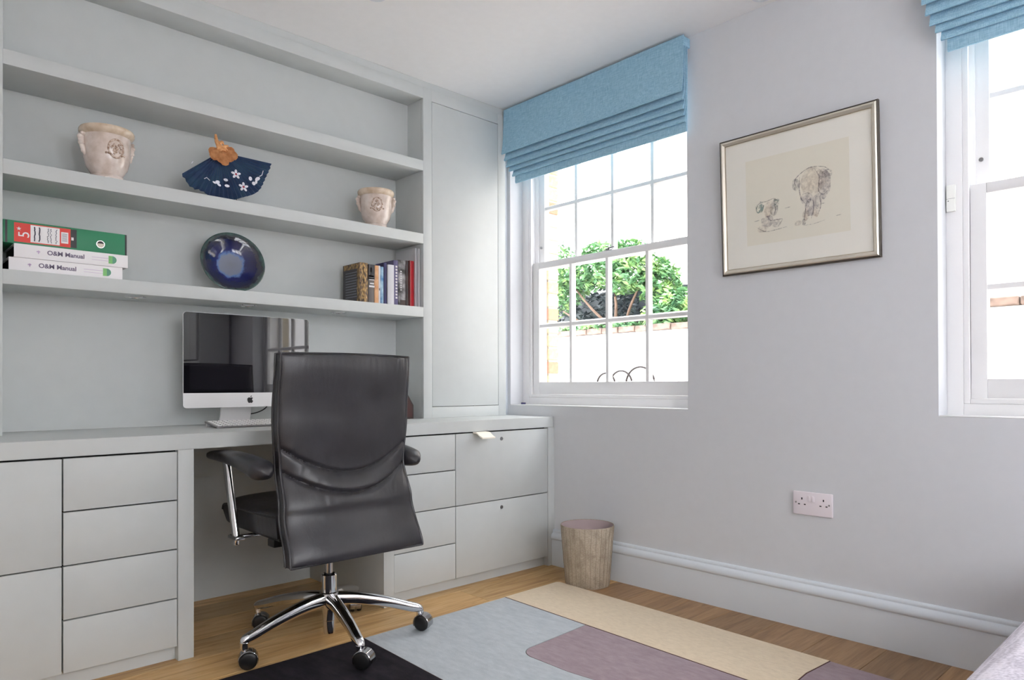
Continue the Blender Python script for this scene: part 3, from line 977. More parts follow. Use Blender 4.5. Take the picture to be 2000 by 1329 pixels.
blind(-0.010, -1.124, 'blue linen roman blind over the window beside the bookcase', True, 1)
blind(-2.026, -3.16, 'blue linen roman blind over the window at the right edge', False, 2)

# ------------------------------------------------------------------ framed print
pc = thing('framed_picture', 'framed elephant sketch in a champagne frame between the windows', 'picture', (-0.02, -1.578, 1.346))
py0, py1, pz0, pz1 = -1.277, -1.880, 1.346, 1.886
LEAN = 0.020


def lean(bm):
    for v in bm.verts:
        v.co.x -= LEAN * (v.co.z - pz0) / (pz1 - pz0)
    return bm


def frame_bar(o, i, x0, x1):
    """four mitred bars between outer inset o and inner inset i"""
    bm = bmesh.new()
    def ring(ins, x):
        return [bm.verts.new((x, py0 - ins, pz0 + ins)), bm.verts.new((x, py1 + ins, pz0 + ins)), bm.verts.new((x, py1 + ins, pz1 - ins)), bm.verts.new((x, py0 - ins, pz1 - ins))]
    prof = [(o, x1), (o, x0 + 0.004), (o + 0.004, x0), ((o + i) / 2, x0 + 0.001), (i - 0.004, x0 + 0.004), (i, x0 + 0.007), (i, x1)]
    rs = [ring(a, x) for a, x in prof]
    for r0, r1 in zip(rs, rs[1:] + rs[:1]):
        for k in range(4):
            bm.faces.new((r0[k], r0[(k + 1) % 4], r1[(k + 1) % 4], r1[k]))
    bmesh.ops.recalc_face_normals(bm, faces=bm.faces[:])
    return lean(bm)


link('outer_edge', frame_bar(0.0, 0.007, -0.019, -0.003), 'frame_dark', pc, smooth=20)
link('frame', frame_bar(0.0055, 0.0215, -0.0225, -0.003), 'frame_metal', pc, smooth=20)
link('slip', frame_bar(0.0205, 0.0255, -0.0125, -0.003), 'frame_metal', pc, smooth=20)
link('mount', lean(bbox(-0.0085, -0.004, py0 - 0.02, py1 + 0.02, pz0 + 0.02, pz1 - 0.02, b=0)), 'mount', pc)
qy0, qy1, qz0, qz1 = -1.384, -1.779, 1.453, 1.785
pr_ = link('print', lean(bbox(-0.0090, -0.0086, qy0, qy1, qz0, qz1, b=0)), 'print', pc)
XP = -0.0094


def ribbon(pts, w, lift=0.0):
    """flat brush stroke on the print; pts in (y,z)"""
    path = bezier([Vector((0, a, b)) for a, b in pts], 8)
    bm = bmesh.new(); prev = None
    n = len(path)
    for i, p in enumerate(path):
        t = (path[min(i + 1, n - 1)] - path[max(i - 1, 0)]).normalized()
        s = Vector((0, -t.z, t.y)) * w * (0.35 + 0.65 * math.sin(PI * min(1, max(0, i / (n - 1))))) * 0.5
        c = Vector((XP - lift, p.y, p.z))
        cur = (bm.verts.new(c + s), bm.verts.new(c - s))
        if prev:
            bm.faces.new((prev[0], cur[0], cur[1], prev[1]))
        prev = cur
    return lean(bm)


def patch(cy, cz, ry, rz, seed, lift=0.0):
    bm = bmesh.new()
    vs = []
    for i in range(28):
        a = 2 * PI * i / 28
        k = 1 + 0.22 * noise.noise(Vector((math.cos(a) * 1.5 + seed, math.sin(a) * 1.5, seed)))
        vs.append(bm.verts.new((XP - lift, cy + ry * k * math.cos(a), cz + rz * k * math.sin(a))))
    bm.faces.new(vs)
    return lean(bm)


pa = [(-1.646, 1.655, 0.050, 0.046, 'wash_tan'), (-1.690, 1.640, 0.024, 0.052, 'wash_mauve'), (-1.700, 1.672, 0.022, 0.014, 'wash_grey'), (-1.585, 1.655, 0.016, 0.022, 'wash_grey'), (-1.622, 1.598, 0.022, 0.022, 'wash_mauve'),
      (-1.636, 1.560, 0.017, 0.032, 'wash_mauve'), (-1.664, 1.580, 0.016, 0.028, 'wash_mauve'), (-1.658, 1.540, 0.012, 0.018, 'wash_tan'), (-1.612, 1.512, 0.008, 0.012, 'wash_grey'), (-1.590, 1.510, 0.012, 0.010, 'wash_tan'), (-1.620, 1.535, 0.012, 0.02, 'wash_tan'),
      (-1.440, 1.598, 0.018, 0.022, 'wash_green'), (-1.497, 1.585, 0.016, 0.032, 'wash_grey'), (-1.474, 1.580, 0.016, 0.028, 'wash_tan'), (-1.470, 1.540, 0.024, 0.022, 'wash_mauve'), (-1.505, 1.525, 0.020, 0.016, 'wash_grey'), (-1.450, 1.512, 0.022, 0.014, 'wash_tan'), (-1.508, 1.604, 0.012, 0.02, 'wash_green')]
for k, (a, b, c, d, m) in enumerate(pa):
    link('brush_wash', patch(a, b, c, d, k * 3.7, 0.00005 * (k % 5)), m, pr_, smooth=0)
strokes = [([(-1.588, 1.640), (-1.580, 1.668), (-1.600, 1.690), (-1.640, 1.707), (-1.690, 1.698), (-1.715, 1.675)], 0.003), ([(-1.600, 1.680), (-1.597, 1.640), (-1.604, 1.600), (-1.622, 1.575)], 0.003), ([(-1.655, 1.700), (-1.672, 1.665), (-1.668, 1.620), (-1.684, 1.600), (-1.706, 1.612)], 0.003),
           ([(-1.622, 1.575), (-1.618, 1.545), (-1.612, 1.512), (-1.606, 1.500)], 0.003), ([(-1.645, 1.600), (-1.650, 1.560), (-1.640, 1.520)], 0.003), ([(-1.672, 1.595), (-1.676, 1.560), (-1.664, 1.530)], 0.003), ([(-1.610, 1.498), (-1.650, 1.499), (-1.69, 1.506)], 0.0016), ([(-1.672, 1.567), (-1.690, 1.567)], 0.0025), ([(-1.730, 1.514), (-1.748, 1.516)], 0.002),
           ([(-1.432, 1.575), (-1.427, 1.595), (-1.440, 1.612), (-1.470, 1.615), (-1.500, 1.620), (-1.514, 1.600)], 0.003), ([(-1.497, 1.612), (-1.503, 1.580), (-1.497, 1.552)], 0.003), ([(-1.415, 1.545), (-1.440, 1.548)], 0.003), ([(-1.427, 1.520), (-1.460, 1.500), (-1.500, 1.500), (-1.548, 1.505)], 0.003), ([(-1.470, 1.560), (-1.482, 1.540), (-1.515, 1.538), (-1.530, 1.535), (-1.512, 1.512)], 0.003), ([(-1.540, 1.575), (-1.562, 1.577)], 0.002)]
for pts, w in strokes:
    link('brush_line', ribbon(pts, w, 0.0003), 'ink', pr_, smooth=0)

# ------------------------------------------------------------------ double socket
so = thing('wall_socket', 'white double wall socket with two rocker switches', 'socket', (-0.005, -1.635, 0.4206))
bm = bbox(-0.0085, -0.0002, -1.708, -1.562, 0.4206, 0.5066, b=0.003, seg=3)
pl_ = link('face_plate', bm, 'white_plastic', so)
for y in (-1.6245, -1.6375):
    s = bbox(-0.0115, -0.008, y - 0.0052, y + 0.0052, 0.472, 0.493, b=0.0012)
    link('rocker', s, 'white_plastic', so)
for cy in (-1.596, -1.676):
    link('pin_hole', bbox(-0.0089, -0.0080, cy - 0.0022, cy + 0.0022, 0.4765, 0.4845, b=0), 'black', so)
    for d in (-0.011, 0.011):
        link('pin_hole', bbox(-0.0089, -0.0080, cy + d - 0.0036, cy + d + 0.0036, 0.4575, 0.4615, b=0), 'black', so)
for cy in (-1.5735, -1.6965):
    s = bmesh.new(); bmesh.ops.create_cone(s, cap_ends=True, segments=16, radius1=0.0032, radius2=0.003, depth=0.0016, matrix=Matrix.Translation((-0.0088, cy, 0.4655)) @ Matrix.Rotation(R(90), 4, 'Y'))
    link('screw', s, 'steel', so)

# ------------------------------------------------------------------ waste bin
bx, by = -0.146, -0.664
wb = thing('waste_bin', 'taupe embossed waste bin standing by the skirting under the window', 'bin', (bx, by, 0.0))
H = 0.272
link('shell', lathe([(0, 0.0), (0.0975, 0.0), (0.0995, 0.003), (0.1105, 0.14), (0.1215, H - 0.003), (0.1205, H), (0.1180, H - 0.001)], 64, (bx, by, 0)), 'bin', wb)
link('lining', lathe([(0.1183, H - 0.002), (0.107, 0.14), (0.095, 0.01), (0, 0.008)], 48, (bx, by, 0)), 'bin_in', wb)
for k in range(30):
    a = 2 * PI * k / 30
    path = []
    for i in range(11):
        zz = 0.004 + (H - 0.008) * i / 10
        r = 0.0997 + (0.1215 - 0.0997) * zz / H
        aa = a + 0.035 * noise.noise(Vector((k * 1.7, i * 0.5, 0)))
        path.append((bx + r * math.cos(aa), by + r * math.sin(aa), zz))
    link('seam_rib', sweep(path, 0.0011, 5), 'bin_seam', wb)

# ------------------------------------------------------------------ rug
O = Vector((-0.2475, -0.576, 0)); e1 = Vector((-1, -0.012, 0)); e2 = Vector((-0.035, -1, 0))
rg = thing('rug', 'rug in black, blue, mauve and beige blocks on the oak floor', 'rug', (-1.2, -1.5, 0.0005))
TH = 0.011


def rugpoly(pts, z1=TH):
    bm = bmesh.new()
    top = [bm.verts.new(O + e1 * a + e2 * b + Vector((0, 0, z1))) for a, b in pts]
    bot = [bm.verts.new(O + e1 * a + e2 * b + Vector((0, 0, 0.0005))) for a, b in pts]
    bm.faces.new(top); bm.faces.new(bot[::-1])
    n = len(pts)
    for i in range(n):
        bm.faces.new((top[i], bot[i], bot[(i + 1) % n], top[(i + 1) % n]))
    bmesh.ops.recalc_face_normals(bm, faces=bm.faces[:])
    return bm


def arc(cx, cy, r, a0, a1, n=10):
    return [(cx + r * math.cos(R(a0 + (a1 - a0) * i / n)), cy + r * math.sin(R(a0 + (a1 - a0) * i / n))) for i in range(n + 1)]


BS = 0.333          # width of the beige strip
BL = 1.235          # its length
BK = 1.022          # where the black field starts
END = 1.78          # rug length
WD = 2.0
link('beige_section', rugpoly([(0.0, 0.015)] + arc(0.015, 0.015, 0.015, 180, 270, 4) + [(BS - 0.002, 0.0), (BS - 0.002, BL - 0.02), (BS - 0.05, BL - 0.003), (0.15, BL - 0.012), (0.06, BL - 0.004), (0.0, BL)], TH + 0.0015), 'rug_beige', rg, smooth=0)
link('black_section', rugpoly([(BK + 0.002, 0.0), (WD, 0.0), (WD, END), (BK + 0.012, END), (BK + 0.002, 0.6)], TH + 0.002), 'rug_black', rg, smooth=0)
mau = [(BS + 0.001, 0.462)] + [(0.60, 0.475)] + arc(0.635, 0.535, 0.060, -90, 0, 10) + [(0.690, 0.70), (0.665, 0.85), (0.62, 1.2), (0.60, END), (0.0, END), (0.0, BL + 0.004), (0.15, BL - 0.008), (BS - 0.05, BL + 0.001), (BS + 0.001, BL - 0.016)]
mau[1] = (0.615, 0.4755)
link('mauve_section', rugpoly(mau, TH), 'rug_purple', rg, smooth=0)
blue = [(BS + 0.001, 0.0), (BK - 0.001, 0.0), (BK - 0.001, 0.6), (BK + 0.009, END), (0.603, END), (0.623, 1.2), (0.668, 0.85), (0.693, 0.70)] + arc(0.635, 0.535, 0.063, 0, -90, 10) + [(BS + 0.001, 0.459)]
link('blue_section', rugpoly(blue, TH), 'rug_blue', rg, smooth=0)
for pts in ([(BS - 0.0005, 0.002), (BS - 0.0005, BL - 0.02), (BS - 0.05, BL - 0.001), (0.15, BL - 0.010), (0.0, BL + 0.002)], [(BK + 0.0005, 0.0), (BK + 0.0005, 0.6), (BK + 0.0105, END)], [(BK, 0.0), (WD, 0.0)]):
    link('stitching', sweep([O + e1 * a + e2 * b + Vector((0, 0, TH - 0.0005)) for a, b in pts], 0.0021, 6), 'rug_stitch', rg)

# ------------------------------------------------------------------ daybed at the lower right
db = thing('daybed', 'pale lilac woven daybed in the near right corner', 'daybed', (-0.95, -2.9, 0.0))


def cushion(x0, x1, y0, y1, z0, z1, b, seg=6, dome=0.0):
    bm = bmesh.new(); box(bm, x0, x1, y0, y1, z0, z1)
    bmesh.ops.bevel(bm, geom=bm.edges[:], offset=b, segments=seg, affect='EDGES', profile=0.5)
    if dome:
        bmesh.ops.subdivide_edges(bm, edges=[e for e in bm.edges if e.calc_length() > 0.15], cuts=10, use_grid_fill=True)
        cx, cy = (x0 + x1) / 2, (y0 + y1) / 2
        for v in bm.verts:
            fx = 1 - ((v.co.x - cx) / (x1 - x0) * 2) ** 2; fy = 1 - ((v.co.y - cy) / (y1 - y0) * 2) ** 2
            k = (v.co.z - z0) / (z1 - z0)
            v.co.z += dome * max(0, fx) * max(0, fy) * k
    return bm


link('mattress', cushion(-1.80, -0.045, -3.55, -2.400, 0.20, 0.425, 0.085, 8, 0.012), 'bed', db)
link('base', cushion(-1.78, -0.06, -3.53, -2.45, 0.09, 0.205, 0.02, 3), 'bed', db)
for x in (-1.70, -0.14):
    for y in (-3.45, -2.50):
        link('leg', lathe([(0, 0), (0.018, 0), (0.024, 0.09), (0, 0.09)], 16, (x, y, 0)), 'dark_wood', db)

# tall cabinet on the window wall behind the camera (it shows only as a reflection)
ac = thing('alcove_cabinet', 'tall grey cabinet with a dark niche, reflected in the computer screen', 'cabinet', (-0.17, -4.02, 0))
link('side_panel', bbox(-0.30, -0.03, -3.62, -3.60, 0, 2.3, b=0), 'joinery', ac)
link('side_panel', bbox(-0.30, -0.03, -4.44, -4.42, 0, 2.3, b=0), 'joinery', ac)
link('door', bbox(-0.32, -0.30, -4.42, -3.62, 1.15, 2.28, b=0.002), 'joinery', ac)
link('shelf', bbox(-0.30, -0.03, -4.42, -3.62, 1.09, 1.14, b=0.002), 'joinery', ac)
link('niche_back', bbox(-0.05, -0.03, -4.42, -3.62, 0.0, 1.09, b=0), 'black_chest', ac)
link('chest', bbox(-0.31, -0.06, -4.41, -3.63, 0.0, 0.86, b=0.004), 'black_chest', ac)

# ------------------------------------------------------------------ office chair
CX, CY = -1.347, -0.50
BX, BY_ = -1.357, -0.50
ch = thing('office_chair', 'high-backed charcoal leather swivel chair with chrome five-star base', 'chair', (CX, CY, 0.0))


def interp(tab, z):
    for (z0, a0), (z1, a1) in zip(tab, tab[1:]):
        if z <= z1:
            t = max(0, (z - z0) / (z1 - z0)); t = t * t * (3 - 2 * t)
            return a0 + (a1 - a0) * t
    return tab[-1][1]


BY = [(0.33, -0.700), (0.50, -0.640), (0.64, -0.598), (0.80, -0.604), (1.01, -0.622)]
BW = [(0.33, 0.252), (0.42, 0.247), (0.62, 0.238), (0.80, 0.249), (1.01, 0.247)]
ZB, ZT = 0.335, 1.010
NS, NT = 72, 120


def back_pt(s, t, side):
    z = ZB + (ZT - ZB) * t
    w = interp(BW, z); yy = interp(BY, z)
    z1 = 0.613 + 0.095 * s * s; z2 = 0.545 + 0.085 * s * s
    edge = (1 - abs(s) ** 5) * (1 - (2 * t - 1) ** 10)
    bul = 0.0
    if side < 0:          # rear face: three padded panels split by two curved seams
        bul = 0.022 * (1 - s * s) + 0.012 * edge ** 0.5 if edge > 0 else 0
        if z2 < z < z1:
            bul += 0.008 * math.sin(PI * (z - z2) / (z1 - z2)) * max(0, edge)
        for zs, d in ((z1, 0.0085), (z2, 0.0105)):
            bul -= d * math.exp(-((z - zs) / 0.0065) ** 2)
        # gathered wrinkles running away from the seams
        for zs, sg, amp in ((z1, 1, 0.0032), (z2, -1, 0.0048), (z2, 1, 0.0036)):
            dz = (z - zs) * sg
            if dz > 0:
                fr = noise.noise(Vector((s * 13 + dz * 22 * s, dz * 2.0, zs * 0 + sg * 5 + (3 if zs is z1 else 0))))
                bul += amp * fr * math.exp(-dz / 0.045) * min(1, dz / 0.012) * (0.35 + 0.65 * min(1, abs(s) * 1.6))
        dz = ZT - z
        bul += 0.006 * noise.noise(Vector((s * 18, dz * 3, 4.0))) * math.exp(-dz / 0.05) * (0.15 + 0.85 * max(0, s))
        bul += 0.002 * noise.noise(Vector((s * 3 + z * 5, z * 6, 1.0)))
        y_ = yy - bul * (1 if edge > 0 else 0)
    else:
        y_ = yy + 0.028 + 0.040 * (max(0, edge)) ** 0.5 + 0.010 * s * s
    zz = z + (0.012 * (1 - s * s) if t > 0.98 else 0) * 0.4
    return Vector((CX + w * s, y_, zz))


bm = bmesh.new()
G0 = [[bm.verts.new(back_pt(-1 + 2 * i / NS, j / NT, -1)) for i in range(NS + 1)] for j in range(NT + 1)]
G1 = [[bm.verts.new(back_pt(-1 + 2 * i / NS, j / NT, 1)) for i in range(NS + 1)] for j in range(NT + 1)]
for j in range(NT):
    for i in range(NS):
        bm.faces.new((G0[j][i], G0[j][i + 1], G0[j + 1][i + 1], G0[j + 1][i]))
        bm.faces.new((G1[j][i], G1[j + 1][i], G1[j + 1][i + 1], G1[j][i + 1]))
for j in range(NT):
    bm.faces.new((G0[j][0], G0[j + 1][0], G1[j + 1][0], G1[j][0]))
    bm.faces.new((G0[j][NS], G1[j][NS], G1[j + 1][NS], G0[j + 1][NS]))
for i in range(NS):
    bm.faces.new((G0[0][i], G1[0][i], G1[0][i + 1], G0[0][i + 1]))
    bm.faces.new((G0[NT][i], G0[NT][i + 1], G1[NT][i + 1], G1[NT][i]))
bmesh.ops.recalc_face_normals(bm, faces=bm.faces[:])
bk = link('backrest', bm, 'leather', ch, smooth=55)
# piping round the rear edge, front edge and along the two seams
for side, off in ((-1, 0.0), (1, 0.0)):
    loop = [back_pt(-1, j / NT, side) for j in range(NT + 1)] + [back_pt(-1 + 2 * i / NS, 1, side) for i in range(1, NS + 1)] + [back_pt(1, j / NT, side) for j in range(NT, -1, -1)] + [back_pt(-1 + 2 * i / NS, 0, side) for i in range(NS, -1, -1)]
    link('piping', sweep(loop, 0.0042, 8, up=Vector((0, 1, 0.01)).normalized()), 'leather', bk)
for c0, c1 in ((0.613, 0.095), (0.545, 0.085)):
    pts = []
    for i in range(49):
        s = -0.97 + 1.94 * i / 48
        z = c0 + c1 * s * s
        p = back_pt(s, (z - ZB) / (ZT - ZB), -1)
        pts.append(p + Vector((0, -0.0005, 0)))
    link('seam', sweep(pts, 0.0022, 6), 'leather', bk)

# seat cushion
SX0, SX1, SY0, SY1 = CX - 0.255, CX + 0.255, -0.600, -0.165
bm = bmesh.new()
nx, ny = 24, 28
prof = []
for k in range(ny + 1):
    t = k / ny
    yv = SY0 + (SY1 - SY0) * t
    zc_, rr0 = 0.456, 0.044
    if t < 0.8:
        top = 0.508 - 0.008 * math.sin(PI * t / 0.8) - 0.006 * t; bot = 0.412
    else:
        q = (t - 0.8) / 0.2
        c_ = math.sqrt(max(0.0, 1 - q ** 2.2))
        top = zc_ + (0.5032 - zc_) * c_; bot = zc_ - (zc_ - 0.412) * c_ - 0.0005
    yv = SY0 + (SY1 - SY0) * (1 - (1 - t) ** 1.35)
    prof.append((yv, top, bot))
Tp, Bp = [], []
for yv, top, bot in prof:
    r1, r2 = [], []
    for i in range(nx + 1):
        s = -1 + 2 * i / nx
        e = 1 - abs(s) ** 6
        r1.append(bm.verts.new((CX + 0.255 * s, yv, bot + (top - bot) * (0.74 + 0.26 * e ** 0.5) + 0.006 * (1 - s * s))))
        r2.append(bm.verts.new((CX + 0.248 * s, yv, bot)))
    Tp.append(r1); Bp.append(r2)
for j in range(ny):
    for i in range(nx):
        bm.faces.new((Tp[j][i], Tp[j][i + 1], Tp[j + 1][i + 1], Tp[j + 1][i]))
        bm.faces.new((Bp[j][i], Bp[j + 1][i], Bp[j + 1][i + 1], Bp[j][i + 1]))
    bm.faces.new((Tp[j][0], Tp[j + 1][0], Bp[j + 1][0], Bp[j][0])); bm.faces.new((Tp[j][nx], Bp[j][nx], Bp[j + 1][nx], Tp[j + 1][nx]))
for i in range(nx):
    bm.faces.new((Tp[0][i], Bp[0][i], Bp[0][i + 1], Tp[0][i + 1])); bm.faces.new((Tp[ny][i], Tp[ny][i + 1], Bp[ny][i + 1], Bp[ny][i]))
bmesh.ops.recalc_face_normals(bm, faces=bm.faces[:])
st = link('seat', bm, 'leather', ch, smooth=60)
for s in (-1, 1):
    pts = [(CX + s * 0.2555, yv, bot + (top - bot) * 0.74 + 0.001) for yv, top, bot in prof]
    link('piping', sweep(pts, 0.0038, 6), 'leather', st)
link('seat_pan', bbox(CX - 0.235, CX + 0.235, -0.585, -0.215, 0.398, 0.412, b=0.004), 'black', ch)
link('mechanism', join([bbox(CX - 0.10, CX + 0.10, -0.60, -0.30, 0.355, 0.398, b=0.008), bbox(CX - 0.235, CX + 0.235, -0.545, -0.495, 0.372, 0.398, b=0.004)]), 'black', ch)
link('back_bracket', join([bbox(CX - 0.045, CX + 0.045, -0.648, -0.52, 0.368, 0.380, b=0.003), bbox(CX - 0.045, CX + 0.045, -0.652, -0.640, 0.368, 0.50, b=0.003)]), 'black', ch)

for s in (-1, 1):
    ax = CX + s * (0.293 if s < 0 else 0.283)
    path = bezier([(ax + s * 0.002, -0.165, 0.657), (ax + s * 0.006, -0.235, 0.662), (ax + s * 0.010, -0.33, 0.664), (ax + s * 0.010, -0.44, 0.660), (ax + s * 0.004, -0.54, 0.646), (ax - s * 0.004, -0.625, 0.624)], 8)
    n = len(path)
    rad = []
    for i in range(n):
        t = i / (n - 1)
        e = min(1, math.sin(PI * min(1, max(0.02, t)) ) * 3.2) ** 0.5
        rad.append(((0.025 + 0.016 * t) * e + 0.002, (0.0120 + 0.021 * t) * e + 0.001))
    pad = link('armrest', sweep(path, rad, 20, power=2.6), 'leather', ch, smooth=50)
    pst = sweep([(ax, -0.295, 0.652), (ax, -0.325, 0.56), (ax, -0.355, 0.47), (ax, -0.380, 0.392)], [(0.014, 0.021), (0.0135, 0.019), (0.013, 0.017), (0.012, 0.016)], 18, up=Vector((0, 1, 0.3)).normalized())
    link('arm_post', pst, 'chrome', ch)
    link('arm_clamp', join([bbox(ax - 0.016, ax + 0.016, -0.420, -0.345, 0.386, 0.399, b=0.004, seg=3), bbox(min(ax, CX + s * 0.1), max(ax, CX + s * 0.1), -0.394, -0.370, 0.387, 0.397, b=0.002)]), 'chrome_soft', ch)
    link('clamp_bolt', lathe([(0, 0.0), (0.008, 0.0), (0.009, 0.002), (0.009, 0.020), (0, 0.020)], 16, (ax, -0.385, 0.367)), 'chrome', ch)

# column
link('gas_lift', lathe([(0.0, 0.13), (0.013, 0.13), (0.013, 0.36), (0, 0.36)], 24, (BX, BY_, 0)), 'chrome_soft', ch)
link('column_sleeve', lathe([(0.020, 0.236), (0.0245, 0.240), (0.0275, 0.237), (0.0275, 0.16), (0.0275, 0.125), (0.0245, 0.120), (0.0235, 0.078), (0.0215, 0.076), (0.0215, 0.032), (0.019, 0.030), (0.0, 0.030)], 32, (BX, BY_, 0)), 'chrome', ch)
link('hub', lathe([(0.026, 0.178), (0.033, 0.174), (0.037, 0.160), (0.037, 0.135), (0.031, 0.120), (0.026, 0.118)], 32, (BX, BY_, 0)), 'chrome', ch)
AR = 0.322
cast_ang = [42.5, 114.5, 186.5, 258.5, 330.5]
cast_dir = [330, 240, 247, 215, 208]
for a, cd in zip(cast_ang, cast_dir):
    ca, sa = math.cos(R(a)), math.sin(R(a))
    P_ = lambda r, z: (BX + r * ca, BY_ + r * sa, z)
    path = bezier([P_(0.020, 0.152), P_(0.10, 0.146), P_(0.20, 0.126), P_(0.285, 0.101), P_(AR - 0.005, 0.092), P_(AR, 0.080), P_(AR, 0.064)], 6)
    n = len(path)
    rad = []
    for i in range(n):
        t = i / (n - 1)
        rad.append((0.0215 - 0.0095 * min(1, t * 1.15), 0.024 - 0.0125 * min(1, t * 1.15)))
    link('base_leg', sweep(path, rad, 12, power=3.0), 'chrome', ch, smooth=60)
    # caster: stem, hooded twin wheel
    cx, cy = P_(AR, 0)[0], P_(AR, 0)[1]
    dx, dy = math.cos(R(cd)), math.sin(R(cd))          # axle direction
    wx, wy = cx - dy * 0.012, cy + dx * 0.012
    zb = TH + 0.0025 if (wy < -0.60 and a > 250) else 0.0
    rot = Matrix.Translation((wx, wy, 0.0295 + zb)) @ Matrix(((dx, -dy, 0, 0), (dy, dx, 0, 0), (0, 0, 1, 0), (0, 0, 0, 1)))
    stem = link('caster', sweep([(cx, cy, 0.078), (cx, cy, 0.056 + zb)], 0.0055, 10), 'chrome', ch)
    for sd in (-1, 1):
        w = bmesh.new()
        prof = [(0.0, 0.0245), (0.020, 0.0242), (0.026, 0.022), (0.0285, 0.018), (0.0290, 0.009), (0.027, 0.005), (0, 0.005)]
        segs = 28
        rings = []
        for r, x in prof:
            rings.append([w.verts.new((sd * x, r * math.cos(2 * PI * k / segs), r * math.sin(2 * PI * k / segs))) for k in range(segs)] if r > 0 else [w.verts.new((sd * x, 0, 0))])
        for A, B in zip(rings, rings[1:]):
            for k in range(segs):
                j = (k + 1) % segs
                if len(A) == 1:
                    w.faces.new((A[0], B[k], B[j]))
                elif len(B) == 1:
                    w.faces.new((A[k], B[0], A[j]))
                else:
                    w.faces.new((A[k], B[k], B[j], A[j]))
        bmesh.ops.recalc_face_normals(w, faces=w.faces[:])
        w.transform(rot)
        link('wheel', w, 'black', stem)
    hood = bmesh.new()
    rr_ = []
    for k in range(21):
        th = R(-25 + 230 * k / 20)
        rr_.append([hood.verts.new((x, rd * math.cos(th), rd * math.sin(th))) for x, rd in ((-0.0215, 0.0297), (-0.020, 0.0312), (0.020, 0.0312), (0.0215, 0.0297))])
    for A, B in zip(rr_, rr_[1:]):
        for k in range(3):
            hood.faces.new((A[k], A[k + 1], B[k + 1], B[k]))
    bmesh.ops.solidify(hood, geom=hood.faces[:], thickness=0.001)
    hood.transform(rot)
    link('hood', hood, 'chrome', stem)

# ------------------------------------------------------------------ all-in-one computer
MX0, MX1, MY = -1.657, -1.130, 0.088
mz0, mz1, mch = 0.8205, 1.197, 0.879
mc = thing('desktop_computer', 'all-in-one desktop computer with black screen and silver chin', 'computer', ((MX0 + MX1) / 2, MY + 0.06, DESK_Z))


def rrect(x0, x1, z0, z1, r, corners='all', n=6):
    pts = []
    for cx, cz, a0, key in ((x1 - r, z1 - r, 0, 't'), (x0 + r, z1 - r, 90, 't'), (x0 + r, z0 + r, 180, 'b'), (x1 - r, z0 + r, 270, 'b')):
        if corners == 'all' or key == corners:
            pts += [(cx + r * math.cos(R(a0 + 90 * i / n)), cz + r * math.sin(R(a0 + 90 * i / n))) for i in range(n + 1)]
        else:
            pts.append({0: (x1, z1), 90: (x0, z1), 180: (x0, z0), 270: (x1, z0)}[a0])
    return pts


link('casing', prism(rrect(MX0, MX1, mz0, mz1, 0.014), 'y', MY + 0.0005, MY + 0.003), 'alu', mc)
bm = bmesh.new()
rings = []
for ins, yy in ((0.0, 0.003), (0.02, 0.012), (0.10, 0.032), (0.17, 0.037)):
    rings.append([bm.verts.new((x, MY + yy, z)) for x, z in rrect(MX0 + ins + 0.001, MX1 - ins - 0.001, mz0 + ins * 0.9 + 0.001, mz1 - ins * 0.9 - 0.001, 0.014)])
for A, B in zip(rings, rings[1:]):
    for k in range(len(A)):
        bm.faces.new((A[k], A[(k + 1) % len(A)], B[(k + 1) % len(A)], B[k]))
bm.faces.new(rings[-1]); bm.faces.new(rings[0][::-1])
bmesh.ops.recalc_face_normals(bm, faces=bm.faces[:])
link('back_shell', bm, 'alu', mc)
link('screen', prism(rrect(MX0 + 0.0012, MX1 - 0.0012, mch, mz1 - 0.0012, 0.013, 't'), 'y', MY - 0.0012, MY + 0.0004), 'screen', mc, smooth=20)
link('display', bbox(MX0 + 0.024, MX1 - 0.024, MY - 0.0014, MY - 0.0011, mch + 0.014, mz1 - 0.024, b=0), 'display', mc)
chin = link('chin', prism(rrect(MX0, MX1, mz0, mch - 0.0004, 0.013, 'b'), 'y', MY - 0.001, MY + 0.0004), 'alu', mc)
# emblem: bitten fruit with a leaf
lx, lz = (MX0 + MX1) / 2 + 0.001, 0.8495
body = [(0, 0.0085), (-0.004, 0.0098), (-0.0085, 0.0092), (-0.0118, 0.0055), (-0.0125, 0.0), (-0.0112, -0.006), (-0.0075, -0.0122), (-0.0040, -0.0132), (0, -0.0120), (0.0040, -0.0132), (0.0072, -0.0124), (0.0108, -0.0070), (0.0115, -0.0048), (0.0082, -0.0022), (0.0074, 0.0018), (0.0088, 0.0050), (0.0110, 0.0068), (0.0080, 0.0092), (0.004, 0.0098)]
pts = [(p.x, p.y) for p in bezier([Vector((a, b, 0)) for a, b in body] + [Vector((0, 0.0085, 0))], 3)[:-1]]
bm = prism([(lx + a, lz + b) for a, b in pts], 'y', MY - 0.0016, MY - 0.0009)
leaf = [(0.0002, 0.0112), (0.0010, 0.0145), (0.0035, 0.0168), (0.0062, 0.0176), (0.0058, 0.0148), (0.0036, 0.0122)]
link('emblem', join([bm, prism([(lx + a, lz + b) for a, b in leaf], 'y', MY - 0.0016, MY - 0.0009)]), 'logo', chin, smooth=0)
sx0, sx1 = -1.490, -1.364
stp = [(MY - 0.028, DESK_Z + 0.0002), (MY - 0.028, DESK_Z + 0.006), (MY + 0.075, DESK_Z + 0.008), (MY + 0.062, DESK_Z + 0.04), (MY + 0.035, 0.90), (MY + 0.037, 0.97), (MY + 0.045, 0.97), (MY + 0.043, 0.90), (MY + 0.071, DESK_Z + 0.04), (MY + 0.086, DESK_Z + 0.006), (MY + 0.086, DESK_Z + 0.0002)]
link('stand', prism(stp, 'x', sx0, sx1), 'alu', mc, smooth=30)
